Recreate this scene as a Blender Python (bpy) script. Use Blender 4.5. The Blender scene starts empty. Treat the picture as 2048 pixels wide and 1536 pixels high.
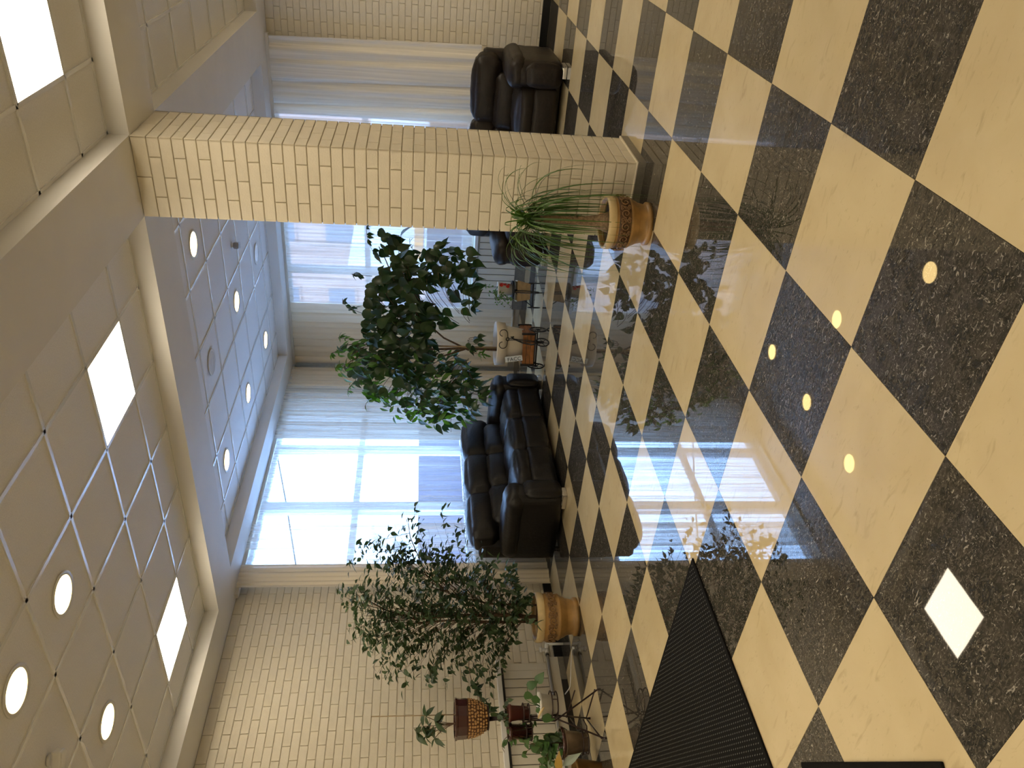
import bpy, bmesh, math, random
from mathutils import Vector, Matrix, Euler
from math import pi, sin, cos, radians

SC = bpy.context.scene
COL = SC.collection
random.seed(7)

# ------------------------------------------------------------------ camera
CAM = Vector((-2.23945, -0.72161, 1.53638))
A_R = Vector((0.5626291, -0.82651946, 0.01772219))
A_D = Vector((-0.09258645, -0.08429873, -0.99212977))
A_F = Vector((0.82150852, 0.55656024, -0.12395342))
FPX = 1560.2
cd = bpy.data.cameras.new('camera')
cd.sensor_fit = 'HORIZONTAL'; cd.sensor_width = 36.0; cd.lens = FPX / 2048 * 36.0
cd.clip_start = 0.02; cd.clip_end = 300
co = bpy.data.objects.new('camera', cd); COL.objects.link(co)
m3 = Matrix((A_D, A_R, -A_F)).transposed()          # the photographer held the phone on its side
co.matrix_world = Matrix.Translation(CAM) @ m3.to_4x4()
SC.camera = co

# ------------------------------------------------------------------ world, sun, exposure
SC.view_settings.view_transform = 'Standard'
SC.view_settings.look = 'None'
SC.view_settings.gamma = 1.0
SC.view_settings.use_curve_mapping = False
SC.view_settings.exposure = 0.0
SKY = (5.8, 9.2, 15.5)
LAMP_PANEL = ((1.0, 0.87, 0.66), 19.0)
LAMP_DISC = ((1.0, 0.70, 0.28), 13.0)
SUN = 3.5
w = bpy.data.worlds.new('sky'); SC.world = w; w.use_nodes = True
bg = w.node_tree.nodes['Background']
wt = w.node_tree
tcw = wt.nodes.new('ShaderNodeTexCoord'); sepw = wt.nodes.new('ShaderNodeSeparateXYZ')
rw = wt.nodes.new('ShaderNodeValToRGB')
wt.links.new(tcw.outputs['Generated'], sepw.inputs[0]); wt.links.new(sepw.outputs['Z'], rw.inputs[0])
rw.color_ramp.elements[0].color = (SKY[0], SKY[1], SKY[2], 1)
rw.color_ramp.elements[1].color = (SKY[0] * .75, SKY[1] * .85, SKY[2] * .98, 1)
wt.links.new(rw.outputs[0], bg.inputs['Color']); bg.inputs['Strength'].default_value = 1.0
sl = bpy.data.lights.new('sun', 'SUN'); sl.energy = SUN; sl.color = (1, .93, .82); sl.angle = .01
so = bpy.data.objects.new('sun', sl); COL.objects.link(so)
so.rotation_euler = Vector((0.55, 0.45, -0.62)).to_track_quat('-Z', 'Y').to_euler()
cy = SC.cycles
cy.max_bounces = 8; cy.diffuse_bounces = 4; cy.glossy_bounces = 4; cy.transmission_bounces = 4; cy.transparent_max_bounces = 24
cy.sample_clamp_indirect = 16.0
cy.caustics_reflective = False; cy.caustics_refractive = False
cy.use_denoising = True

def portal(name, loc, direction, sx, sy):
    l = bpy.data.lights.new(name, 'AREA'); l.shape = 'RECTANGLE'; l.size = sx; l.size_y = sy
    l.cycles.is_portal = True
    o = bpy.data.objects.new(name, l); COL.objects.link(o); o.location = loc
    o.rotation_euler = Vector(direction).to_track_quat('-Z', 'Y').to_euler()
portal('window_portal', (5.46, 6.15, 2.05), (0, -1, 0), 3.3, 2.6)
portal('window_portal', (8.2, 3.55, 2.05), (-1, 0, 0), 3.0, 2.6)

# ------------------------------------------------------------------ materials
MATS = {}
def rgb(r, g, b):
    f = lambda c: (c / 255 / 12.92) if c / 255 <= .04045 else ((c / 255 + .055) / 1.055) ** 2.4
    return (f(r), f(g), f(b), 1)

def mat(name, col, rough=.6, metal=0, noise=0, nscale=20, bump=0, bscale=60, coat=0, spec=.5, sss=0, emit=None, estr=0, aniso=None):
    if name in MATS: return MATS[name]
    m = bpy.data.materials.new(name); m.use_nodes = True
    nt = m.node_tree; b = nt.nodes['Principled BSDF']
    b.inputs['Base Color'].default_value = (*col[:3], 1)
    b.inputs['Roughness'].default_value = rough; b.inputs['Metallic'].default_value = metal
    b.inputs['Coat Weight'].default_value = coat; b.inputs['Coat Roughness'].default_value = .05
    b.inputs['Specular IOR Level'].default_value = spec
    tc = nt.nodes.new('ShaderNodeTexCoord')
    if noise:
        n = nt.nodes.new('ShaderNodeTexNoise'); n.inputs['Scale'].default_value = nscale; n.inputs['Detail'].default_value = 4
        r = nt.nodes.new('ShaderNodeValToRGB'); e = r.color_ramp.elements
        e[0].position = .3; e[1].position = .7
        e[0].color = (*[max(0, c * (1 - noise)) for c in col[:3]], 1); e[1].color = (*[min(1, c * (1 + noise)) for c in col[:3]], 1)
        nt.links.new(tc.outputs['Object'], n.inputs['Vector']); nt.links.new(n.outputs['Fac'], r.inputs[0]); nt.links.new(r.outputs[0], b.inputs['Base Color'])
    if bump:
        n2 = nt.nodes.new('ShaderNodeTexNoise'); n2.inputs['Scale'].default_value = bscale; n2.inputs['Detail'].default_value = 5
        bp = nt.nodes.new('ShaderNodeBump'); bp.inputs['Strength'].default_value = bump; bp.inputs['Distance'].default_value = .01
        nt.links.new(tc.outputs['Object'], n2.inputs['Vector']); nt.links.new(n2.outputs['Fac'], bp.inputs['Height']); nt.links.new(bp.outputs[0], b.inputs['Normal'])
    if emit:
        b.inputs['Emission Color'].default_value = (*emit, 1); b.inputs['Emission Strength'].default_value = estr
    MATS[name] = m
    return m

def N(nt, t, **kw):
    n = nt.nodes.new(t)
    for k, v in kw.items(): n.inputs[k].default_value = v
    return n

def leaf_mat(name, c1, c2, rough=.35, trans=.35):
    if name in MATS: return MATS[name]
    m = bpy.data.materials.new(name); m.use_nodes = True
    nt = m.node_tree; b = nt.nodes['Principled BSDF']; out = nt.nodes['Material Output']
    oi = nt.nodes.new('ShaderNodeNewGeometry'); r = nt.nodes.new('ShaderNodeValToRGB')
    r.color_ramp.elements[0].color = (*c1, 1); r.color_ramp.elements[1].color = (*c2, 1)
    ob = nt.nodes.new('ShaderNodeObjectInfo'); ad = nt.nodes.new('ShaderNodeMath'); ad.operation = 'ADD'
    fr = nt.nodes.new('ShaderNodeMath'); fr.operation = 'FRACT'
    nt.links.new(oi.outputs['Random Per Island'], ad.inputs[0]); nt.links.new(ob.outputs['Random'], ad.inputs[1])
    nt.links.new(ad.outputs[0], fr.inputs[0]); nt.links.new(fr.outputs[0], r.inputs[0]); nt.links.new(r.outputs[0], b.inputs['Base Color'])
    b.inputs['Roughness'].default_value = rough
    t = nt.nodes.new('ShaderNodeBsdfTranslucent'); mx = nt.nodes.new('ShaderNodeMixShader'); mx.inputs[0].default_value = trans
    hs = N(nt, 'ShaderNodeHueSaturation', Saturation=1.2, Value=1.6); nt.links.new(r.outputs[0], hs.inputs['Color']); nt.links.new(hs.outputs[0], t.inputs['Color'])
    nt.links.new(b.outputs[0], mx.inputs[1]); nt.links.new(t.outputs[0], mx.inputs[2]); nt.links.new(mx.outputs[0], out.inputs['Surface'])
    MATS[name] = m
    return m

def tile_mat(name, dark):
    m = bpy.data.materials.new(name); m.use_nodes = True
    nt = m.node_tree; b = nt.nodes['Principled BSDF']
    tc = nt.nodes.new('ShaderNodeTexCoord'); ob = nt.nodes.new('ShaderNodeObjectInfo')
    mul = nt.nodes.new('ShaderNodeVectorMath'); mul.operation = 'SCALE'
    comb = nt.nodes.new('ShaderNodeCombineXYZ'); nt.links.new(ob.outputs['Random'], comb.inputs[0]); nt.links.new(ob.outputs['Random'], comb.inputs[2])
    nt.links.new(comb.outputs[0], mul.inputs[0]); mul.inputs['Scale'].default_value = 37
    add = nt.nodes.new('ShaderNodeVectorMath'); add.operation = 'ADD'
    nt.links.new(tc.outputs['Object'], add.inputs[0]); nt.links.new(mul.outputs[0], add.inputs[1])
    def layer(scale, lo, hi, prev, col, detail=4, dist=1.0, squash=(1, 1, 1), amt=1):
        mp = N(nt, 'ShaderNodeMapping', Scale=squash); nt.links.new(add.outputs[0], mp.inputs[0])
        n = N(nt, 'ShaderNodeTexNoise', Scale=scale, Detail=detail, Distortion=dist)
        nt.links.new(mp.outputs[0], n.inputs['Vector'])
        r = nt.nodes.new('ShaderNodeValToRGB'); r.color_ramp.elements[0].position = lo; r.color_ramp.elements[1].position = hi
        r.color_ramp.elements[1].color = (amt, amt, amt, 1)
        nt.links.new(n.outputs['Fac'], r.inputs[0])
        mx = nt.nodes.new('ShaderNodeMix'); mx.data_type = 'RGBA'
        nt.links.new(r.outputs[0], mx.inputs[0])
        if isinstance(prev, tuple): mx.inputs[6].default_value = prev
        else: nt.links.new(prev, mx.inputs[6])
        mx.inputs[7].default_value = col
        return mx.outputs[2]
    if dark:
        c = layer(9, .35, .7, (.020, .019, .017, 1), (.046, .040, .032, 1), 6, 1.5)
        c = layer(70, .46, .70, c, (.105, .09, .068, 1), 5, 2.0, (1, .5, 1), .8)
        c = layer(46, .625, .68, c, (.34, .31, .26, 1), 5, 3.0, (1, .45, 1), .8)
        c = layer(120, .63, .70, c, (.30, .27, .22, 1), 3, 2.0, (.5, 1, 1), .8)
    else:
        c = layer(4, .3, .7, (.53, .425, .245, 1), (.58, .475, .285, 1), 4, .5)
        c = layer(26, .60, .74, c, (.40, .31, .175, 1), 4, 1.2, (1, .28, 1), .55)
        c = layer(60, .64, .76, c, (.32, .25, .14, 1), 4, 1.5, (1, .4, 1), .4)
    nt.links.new(c, b.inputs['Base Color'])
    b.inputs['Roughness'].default_value = .018
    b.inputs['Specular IOR Level'].default_value = .47
    nb = N(nt, 'ShaderNodeTexNoise', Scale=5.0, Detail=2.0); bp = N(nt, 'ShaderNodeBump', Strength=.005, Distance=.01)
    nt.links.new(tc.outputs['Object'], nb.inputs['Vector']); nt.links.new(nb.outputs['Fac'], bp.inputs['Height']); nt.links.new(bp.outputs[0], b.inputs['Normal'])
    MATS[name] = m
    return m

def curtain_mat(name, col, tr, tl):
    m = bpy.data.materials.new(name); m.use_nodes = True
    nt = m.node_tree; out = nt.nodes['Material Output']; nt.nodes.remove(nt.nodes['Principled BSDF'])
    d = N(nt, 'ShaderNodeBsdfDiffuse', Color=(*col, 1)); t = N(nt, 'ShaderNodeBsdfTranslucent', Color=(*col, 1)); p = N(nt, 'ShaderNodeBsdfTransparent')
    m1 = nt.nodes.new('ShaderNodeMixShader'); m1.inputs[0].default_value = tl
    nt.links.new(d.outputs[0], m1.inputs[1]); nt.links.new(t.outputs[0], m1.inputs[2])
    # a sheer weave closes up where the cloth is seen edge-on
    lw = N(nt, 'ShaderNodeLayerWeight', Blend=.35)
    mr = N(nt, 'ShaderNodeMapRange'); mr.inputs['From Min'].default_value = .35; mr.inputs['From Max'].default_value = 1.0
    mr.inputs['To Min'].default_value = tr; mr.inputs['To Max'].default_value = tr * .3
    nt.links.new(lw.outputs['Facing'], mr.inputs['Value'])
    tc = nt.nodes.new('ShaderNodeTexCoord'); mp = N(nt, 'ShaderNodeMapping', Scale=(1, 1, .012)); nt.links.new(tc.outputs['Object'], mp.inputs[0])
    st = N(nt, 'ShaderNodeTexNoise', Scale=34.0, Detail=4.0, Roughness=.65); nt.links.new(mp.outputs[0], st.inputs['Vector'])
    sr = N(nt, 'ShaderNodeMapRange'); sr.inputs['From Min'].default_value = .36; sr.inputs['From Max'].default_value = .60
    sr.inputs['To Min'].default_value = .30; sr.inputs['To Max'].default_value = 1.0; nt.links.new(st.outputs['Fac'], sr.inputs['Value'])
    mu = nt.nodes.new('ShaderNodeMath'); mu.operation = 'MULTIPLY'; nt.links.new(mr.outputs[0], mu.inputs[0]); nt.links.new(sr.outputs[0], mu.inputs[1])
    m2 = nt.nodes.new('ShaderNodeMixShader'); nt.links.new(mu.outputs[0], m2.inputs[0])
    nt.links.new(m1.outputs[0], m2.inputs[1]); nt.links.new(p.outputs[0], m2.inputs[2]); nt.links.new(m2.outputs[0], out.inputs['Surface'])
    MATS[name] = m
    return m

def glass_mat():
    m = bpy.data.materials.new('window_glass'); m.use_nodes = True
    nt = m.node_tree; out = nt.nodes['Material Output']; nt.nodes.remove(nt.nodes['Principled BSDF'])
    p = N(nt, 'ShaderNodeBsdfTransparent', Color=(.93, .96, .97, 1)); g = N(nt, 'ShaderNodeBsdfGlossy', Roughness=.02)
    fr = N(nt, 'ShaderNodeFresnel', IOR=1.45); mx = nt.nodes.new('ShaderNodeMixShader')
    ge = nt.nodes.new('ShaderNodeNewGeometry'); inv = nt.nodes.new('ShaderNodeMath'); inv.operation = 'SUBTRACT'; inv.inputs[0].default_value = 1
    fm = nt.nodes.new('ShaderNodeMath'); fm.operation = 'MULTIPLY'
    nt.links.new(ge.outputs['Backfacing'], inv.inputs[1]); nt.links.new(inv.outputs[0], fm.inputs[0]); nt.links.new(fr.outputs[0], fm.inputs[1])
    nt.links.new(fm.outputs[0], mx.inputs[0]); nt.links.new(p.outputs[0], mx.inputs[1]); nt.links.new(g.outputs[0], mx.inputs[2]); nt.links.new(mx.outputs[0], out.inputs['Surface'])
    return m

def emit_mat(name, col, s):
    m = bpy.data.materials.new(name); m.use_nodes = True
    nt = m.node_tree; out = nt.nodes['Material Output']; nt.nodes.remove(nt.nodes['Principled BSDF'])
    e = N(nt, 'ShaderNodeEmission', Color=(*col, 1), Strength=s); nt.links.new(e.outputs[0], out.inputs['Surface'])
    return m

M_BRICK = mat('painted_brick', (.70, .635, .50), .45, noise=.05, nscale=6, bump=.15, bscale=90)
M_MORTAR = mat('painted_mortar', (.64, .575, .45), .7, noise=.06, nscale=30)
M_PLASTER = mat('cream_plaster', (.68, .64, .555), .7, noise=.03, nscale=3)
M_SOFFIT = mat('soffit_paint', (.74, .72, .68), .65, noise=.03, nscale=2.5, bump=.05, bscale=40)
M_CTILE = mat('ceiling_tile_fissured', (.82, .81, .80), .9, noise=.05, nscale=120, bump=.25, bscale=220)
M_TBAR = mat('white_grid_bar', (.82, .82, .81), .18)
M_BLACKBASE = mat('black_rubber_base', (.008, .008, .008), .3)
M_GREYBASE = mat('grey_stone_base', (.17, .155, .125), .35, noise=.15, nscale=30)
M_DARKT = tile_mat('dark_vinyl_tile', True)
M_LIGHTT = tile_mat('cream_vinyl_tile', False)
M_JOINT = mat('tile_joint', (.02, .018, .015), .8)
M_CURT = curtain_mat('sheer_curtain', (.82, .79, .73), .66, .09)
M_CURT3 = curtain_mat('sheer_curtain_dense', (.90, .86, .78), .26, .03)
M_CURT4 = curtain_mat('lining_curtain_thin', (.80, .76, .68), .06, .085)
M_CURT2 = curtain_mat('lining_curtain', (.82, .73, .57), .03, .05)
M_GLASS = glass_mat()
M_FRAME = mat('window_frame_paint', (.62, .63, .66), .4)
M_LEATHER = mat('black_brown_leather', (.0065, .0052, .0050), .40, noise=.3, nscale=14, bump=.3, bscale=28, spec=.38)
M_LEATHER2 = mat('dark_brown_leather', (.014, .0095, .007), .45, noise=.3, nscale=14, bump=.3, bscale=28, spec=.32)
M_CHROME = mat('chrome', (.9, .88, .84), .28, metal=1)
M_POT = mat('ochre_glazed_pot', (.36, .205, .066), .4, noise=.3, nscale=9, bump=.1, bscale=50)
M_POTRIM = mat('cream_glazed_rim', (.60, .46, .24), .35, noise=.15, nscale=12)
M_POTBAND = mat('brown_relief_band', (.10, .048, .020), .5, noise=.4, nscale=40)
M_SCROLL = mat('ochre_scroll', (.22, .12, .05), .45, noise=.3, nscale=40)
M_SOIL = mat('soil', (.035, .025, .018), .95, noise=.5, nscale=60, bump=.6, bscale=80)
M_BARK = mat('bark', (.12, .072, .04), .8, noise=.35, nscale=40, bump=.3, bscale=60)
M_PALMBARK = mat('palm_bark', (.28, .19, .11), .85, noise=.4, nscale=60, bump=.5, bscale=90)
M_TWIG = mat('twig', (.13, .075, .04), .8)
M_FICUS = leaf_mat('ficus_leaf', (.030, .056, .024), (.062, .105, .042), .4, .25)
M_BROAD = leaf_mat('broad_leaf', (.013, .032, .011), (.032, .070, .018), .28, .25)
M_BROADL = leaf_mat('young_broad_leaf', (.055, .13, .025), (.10, .20, .04), .3, .4)
M_PALM = leaf_mat('palm_strap', (.035, .085, .018), (.085, .16, .035), .35, .2)
M_POTHOS = leaf_mat('pothos_leaf', (.045, .11, .03), (.085, .17, .05), .35, .25)
M_IRON = mat('black_iron', (.010, .009, .009), .4, metal=.3)
M_IRONBR = mat('brown_iron', (.030, .015, .013), .4, metal=.3)
M_WOOD = mat('orange_wood', (.23, .085, .02), .45, noise=.35, nscale=18)
M_WOODL = mat('pale_wood', (.34, .24, .12), .55, noise=.2, nscale=18)
M_WHITEPOT = mat('cream_plastic', (.62, .56, .46), .4)
M_WHITE = mat('white_plastic', (.72, .71, .68), .35)
M_CARD = mat('white_card', (.60, .66, .72), .6)
M_INK = mat('dark_ink', (.015, .03, .05), .6)
M_RED = mat('red_print', (.42, .025, .02), .4)
M_PANEL = mat('radiator_panel_paint', (.60, .56, .46), .5, noise=.04, nscale=4)
M_GREYMETAL = mat('grey_metal', (.30, .29, .27), .4, metal=.2)
M_BROWNGLAZE = mat('oxblood_glaze', (.045, .012, .010), .15, coat=.5)
M_SMALLPOT = mat('red_brown_pot', (.09, .022, .014), .4)
M_MOSAIC = mat('mosaic_ground', (.09, .035, .012), .5)
M_PEBBLE = mat('mosaic_chip', (.42, .24, .085), .35, noise=.2, nscale=30)
M_GREYPOT = mat('swirled_grey_pot', (.22, .17, .13), .3, noise=.7, nscale=7)
M_EPANEL = emit_mat('led_panel_light', *LAMP_PANEL)
M_EDISC = emit_mat('led_disc_light', *LAMP_DISC)

def mat_carpet():
    m = bpy.data.materials.new('ribbed_mat'); m.use_nodes = True
    nt = m.node_tree; b = nt.nodes['Principled BSDF']; b.inputs['Roughness'].default_value = .95; b.inputs['Specular IOR Level'].default_value = .1
    tc = nt.nodes.new('ShaderNodeTexCoord')
    n = N(nt, 'ShaderNodeTexNoise', Scale=160.0, Detail=3.0); nt.links.new(tc.outputs['Object'], n.inputs['Vector'])
    r = nt.nodes.new('ShaderNodeValToRGB'); r.color_ramp.elements[0].color = (.003, .003, .003, 1); r.color_ramp.elements[1].color = (.011, .010, .009, 1)
    nt.links.new(n.outputs['Fac'], r.inputs[0]); nt.links.new(r.outputs[0], b.inputs['Base Color'])
    return m
M_MAT = mat_carpet()
M_MATDOT = mat('mat_fleck', (.10, .10, .09), .9)

# ------------------------------------------------------------------ mesh helpers
def mesh(name, vs, fs, mats, smooth=False, mi=None):
    me = bpy.data.meshes.new(name); me.from_pydata([tuple(v) for v in vs], [], fs)
    for m in (mats if isinstance(mats, (list, tuple)) else [mats]): me.materials.append(m)
    if mi: me.polygons.foreach_set('material_index', mi)
    if smooth: me.polygons.foreach_set('use_smooth', [True] * len(me.polygons))
    me.update(); return me

def link(name, me, parent=None, loc=None, rot=None, **props):
    o = bpy.data.objects.new(name, me); COL.objects.link(o)
    if parent: o.parent = parent
    if loc is not None: o.location = loc
    if rot is not None: o.rotation_euler = rot
    for k, v in props.items(): o[k] = v
    return o

def thing(name, label, cat, loc=(0, 0, 0), rz=0, group=None):
    o = bpy.data.objects.new(name, None); COL.objects.link(o); o.location = loc; o.rotation_euler = (0, 0, rz)
    o.empty_display_size = .1; o['label'] = label; o['category'] = cat
    if group: o['group'] = group
    return o

def struct(name, label=None):
    o = bpy.data.objects.new(name, None); COL.objects.link(o); o['kind'] = 'structure'
    if label: o['label'] = label
    return o

class G:
    """collects geometry for one mesh"""
    def __init__(s): s.v = []; s.f = []; s.mi = []; s.cur = 0
    def add(s, vs, fs):
        k = len(s.v); s.v += [tuple(v) for v in vs]; s.f += [tuple(i + k for i in f) for f in fs]; s.mi += [s.cur] * len(fs); return s
    def box(s, x0, x1, y0, y1, z0, z1):
        return s.add([(x0, y0, z0), (x1, y0, z0), (x1, y1, z0), (x0, y1, z0), (x0, y0, z1), (x1, y0, z1), (x1, y1, z1), (x0, y1, z1)],
                     [(0, 3, 2, 1), (4, 5, 6, 7), (0, 1, 5, 4), (1, 2, 6, 5), (2, 3, 7, 6), (3, 0, 4, 7)])
    def bbox(s, x0, x1, y0, y1, z0, z1, b=.004):
        bm = bmesh.new(); bmesh.ops.create_cube(bm, size=1)
        for v in bm.verts: v.co = Vector(((x0 + x1) / 2 + v.co.x * (x1 - x0), (y0 + y1) / 2 + v.co.y * (y1 - y0), (z0 + z1) / 2 + v.co.z * (z1 - z0)))
        bmesh.ops.bevel(bm, geom=list(bm.edges), offset=b, segments=2, affect='EDGES', profile=.5)
        bm.verts.ensure_lookup_table()
        s.add([v.co.copy() for v in bm.verts], [[v.index for v in f.verts] for f in bm.faces]); bm.free(); return s
    def lathe(s, prof, n=32, c=(0, 0), close=False, a0=0):
        vs = []; fs = []
        for (r, z) in prof:
            for i in range(n): a = a0 + 2 * pi * i / n; vs.append((c[0] + r * cos(a), c[1] + r * sin(a), z))
        for j in range(len(prof) - 1):
            for i in range(n): fs.append((j * n + i, j * n + (i + 1) % n, (j + 1) * n + (i + 1) % n, (j + 1) * n + i))
        if close: fs.append(tuple(range(n))[::-1]); fs.append(tuple((len(prof) - 1) * n + i for i in range(n)))
        return s.add(vs, fs)
    def tube(s, pts, r, n=6, cap=True):
        pts = [Vector(p) for p in pts]; L = len(pts)
        rs = r if isinstance(r, (list, tuple)) else [r] * L
        vs = []; fs = []; prev = None
        for i, p in enumerate(pts):
            t = (pts[min(i + 1, L - 1)] - pts[max(i - 1, 0)])
            t = t.normalized() if t.length > 1e-9 else Vector((0, 0, 1))
            if prev is None:
                u = t.orthogonal().normalized()
            else:
                u = prev - t * prev.dot(t); u = u.normalized() if u.length > 1e-6 else t.orthogonal().normalized()
            prev = u; v = t.cross(u)
            for k in range(n): a = 2 * pi * k / n; vs.append(p + (u * cos(a) + v * sin(a)) * rs[i])
        for i in range(L - 1):
            for k in range(n): fs.append((i * n + k, i * n + (k + 1) % n, (i + 1) * n + (k + 1) % n, (i + 1) * n + k))
        if cap: fs.append(tuple(range(n))[::-1]); fs.append(tuple((L - 1) * n + k for k in range(n)))
        return s.add(vs, fs)
    def ring(s, c, R, r, axis='z', n=28, m=6):
        pts = []
        for i in range(n + 1):
            a = 2 * pi * i / n; x, y = R * cos(a), R * sin(a)
            pts.append(Vector(c) + (Vector((x, y, 0)) if axis == 'z' else Vector((x, 0, y)) if axis == 'y' else Vector((0, x, y))))
        return s.tube(pts, r, m, cap=False)
    def make(s, name, mats, parent=None, smooth=False, loc=None, rot=None, **props):
        return link(name, mesh(name, s.v, s.f, mats, smooth, s.mi if isinstance(mats, (list, tuple)) and len(mats) > 1 else None), parent, loc, rot, **props)

def in_view(p, mg=120):
    d = Vector(p) - CAM; z = d.dot(A_F)
    if z < .15: return False
    U = 768 + FPX * d.dot(A_R) / z; V = 1024 + FPX * d.dot(A_D) / z
    return -mg < U < 1536 + mg and -mg < V < 2048 + mg

T = .6096
SOF = 3.345; CEIL = 3.475
XB0, XB1, YB0, YB1 = 2.895, 3.445, .918, 1.458          # beam lines crossing over the column
XR, YL = 7.45, 5.42                                    # inner edges of the perimeter soffit
WX, WY = 7.94, 5.90                                    # room faces of right and left wall
X_MIN, Y_MIN = -12 * T, -5 * T

# ================================================================== STRUCTURE
# ---- floor: checker of vinyl tiles
fl = struct('floor', 'glossy black and cream checkered vinyl tile floor')
G().box(X_MIN, WX + .3, Y_MIN, WY + .3, -.12, -.004).make('subfloor', M_JOINT, fl)
def tile_mesh(m):
    g = G(); h = T / 2 - .0009
    g.box(-h, h, -h, h, -.004, 0); return mesh('tile', g.v, g.f, m)
ME_D, ME_L = tile_mesh(M_DARKT), tile_mesh(M_LIGHTT)
rest = {0: G(), 1: G()}
h_ = T / 2 - .0009
cells = []
for i in range(-12, 14):
    for j in range(-5, 10):
        c = ((i + .5) * T, (j + .5) * T, 0)
        vis = any(in_view((c[0] + a * T / 2, c[1] + b * T / 2, 0), 30) for a in (-1, 0, 1) for b in (-1, 0, 1))
        cells.append((vis, (Vector(c) - CAM).length, i, j, c))
cells.sort(key=lambda q: (not q[0], q[1]))
for k, (vis, d, i, j, c) in enumerate(cells):
    dark = (i + j) % 2
    if vis and k < 298:
        link('tile', ME_D if dark else ME_L, fl, c)
    else:
        rest[dark].box(c[0] - h_, c[0] + h_, c[1] - h_, c[1] + h_, -.004, 0)
rest[1].make('dark_tiles', M_DARKT, fl, kind='stuff'); rest[0].make('cream_tiles', M_LIGHTT, fl, kind='stuff')
# ---- walls (solid shells with window openings); bricks laid in front where brick shows
W1 = (3.87, 7.08, .84, 3.36)      # window in left wall: x0,x1,z0,z1
W2 = (2.12, 4.98, .84, 3.36)      # window in right wall: y0,y1,z0,z1
REC = .008                         # wall shell sits this far behind the brick faces
wl = struct('wall_left', 'cream painted brick wall with a window and radiator')
y0, y1 = WY + REC, WY + .30
g = G()
g.box(X_MIN, W1[0], y0, y1, 0, 3.75).box(W1[1], WX + .3, y0, y1, 0, 3.75).box(W1[0], W1[1], y0, y1, 0, W1[2]).box(W1[0], W1[1], y0, y1, W1[3], 3.75)
g.make('mortar_wall', M_MORTAR, wl)
wr = struct('wall_right', 'cream painted brick wall with a window behind curtains')
x0, x1 = WX + REC, WX + .30
g = G()
g.box(x0, x1, Y_MIN, W2[0], 0, 3.75).box(x0, x1, W2[1], WY + .3, 0, 3.75).box(x0, x1, W2[0], W2[1], 0, W2[2]).box(x0, x1, W2[0], W2[1], W2[3], 3.75)
g.make('mortar_wall', M_MORTAR, wr)
G().box(X_MIN - .2, WX + .3, Y_MIN - .2, Y_MIN, 0, 3.75).make('wall_back', M_PLASTER, None, kind='structure')
G().box(X_MIN - .2, X_MIN, Y_MIN, WY + .3, 0, 3.75).make('wall_front', M_PLASTER, None, kind='structure')

CH, BL, JT = .0762, .265, .0065
ZTOP = 3.247
def brick_me(L, H, D=.05):
    """face in the XZ plane looking to -Y, chamfered arris"""
    b = .0022
    vs = [(0, 0, 0), (L, 0, 0), (L, 0, H), (0, 0, H)]
    f = [(b, 0, b), (L - b, 0, b), (L - b, 0, H - b), (b, 0, H - b)]
    o = [(0, b, 0), (L, b, 0), (L, b, H), (0, b, H)]
    k = [(0, D, 0), (L, D, 0), (L, D, H), (0, D, H)]
    V = f + o + k
    F = [(0, 1, 2, 3)]
    for i in range(4):
        j = (i + 1) % 4
        F.append((4 + i, 4 + j, j, i)); F.append((8 + i, 8 + j, 4 + j, 4 + i))
    return V, F
BCACHE = {}
def lay_bricks(parent, rows, origin, ax, nrm, length, limit, near, depth=.05, clip=None):
    """rows of bricks along ax from origin; nrm points into the room. returns nothing"""
    ang = math.atan2(ax[1], ax[0])
    todo = []
    for (z0, z1, off) in rows:
        s = off
        while s < length - .01:
            a, b = max(0, s) + JT / 2 * (s > 0), min(length, s + BL) - JT / 2 * (s + BL < length)
            s += BL
            if b - a < .015: continue
            if clip and clip((a + b) / 2, (z0 + z1) / 2): continue
            todo.append((a, b, z0 + JT / 2, z1 - JT / 2))
    def pos(q): return Vector((origin[0] + ax[0] * (q[0] + q[1]) / 2, origin[1] + ax[1] * (q[0] + q[1]) / 2, (q[2] + q[3]) / 2))
    todo.sort(key=lambda q: (not in_view(pos(q), 10), (pos(q) - CAM).length))
    flip = ax[0] * nrm[1] - ax[1] * nrm[0] > 0      # normal is to the left of ax
    restg = G()
    for k, q in enumerate(todo):
        L, H = round(q[1] - q[0], 4), round(q[3] - q[2], 4)
        V, F = brick_me(L, H, depth)
        if k < limit:
            key = (L, H, depth)
            if key not in BCACHE: BCACHE[key] = mesh('brick', V, F, M_BRICK)
            o = link('brick', BCACHE[key], parent)
            if not flip:
                o.location = (origin[0] + ax[0] * q[0], origin[1] + ax[1] * q[0], q[2]); o.rotation_euler = (0, 0, ang)
            else:
                o.location = (origin[0] + ax[0] * q[1], origin[1] + ax[1] * q[1], q[2]); o.rotation_euler = (0, 0, ang + pi)
        else:
            a2 = ang + (pi if flip else 0); st = q[1] if flip else q[0]
            ca, sa = cos(a2), sin(a2)
            restg.add([(origin[0] + ax[0] * st + v[0] * ca - v[1] * sa, origin[1] + ax[1] * st + v[0] * sa + v[1] * ca, q[2] + v[2]) for v in V], F)
    if restg.v: restg.make('bricks', M_BRICK, parent, kind='stuff')
    return len(todo)

def rows_for(zlo, zhi, offs):
    out = []; k = 0; z = ZTOP
    out.append((ZTOP, zhi, offs[0])) if zhi > ZTOP + .03 else None
    while z > zlo + .02:
        k += 1; out.append((max(zlo, z - CH), z, offs[k % 2])); z -= CH
    return out
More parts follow.
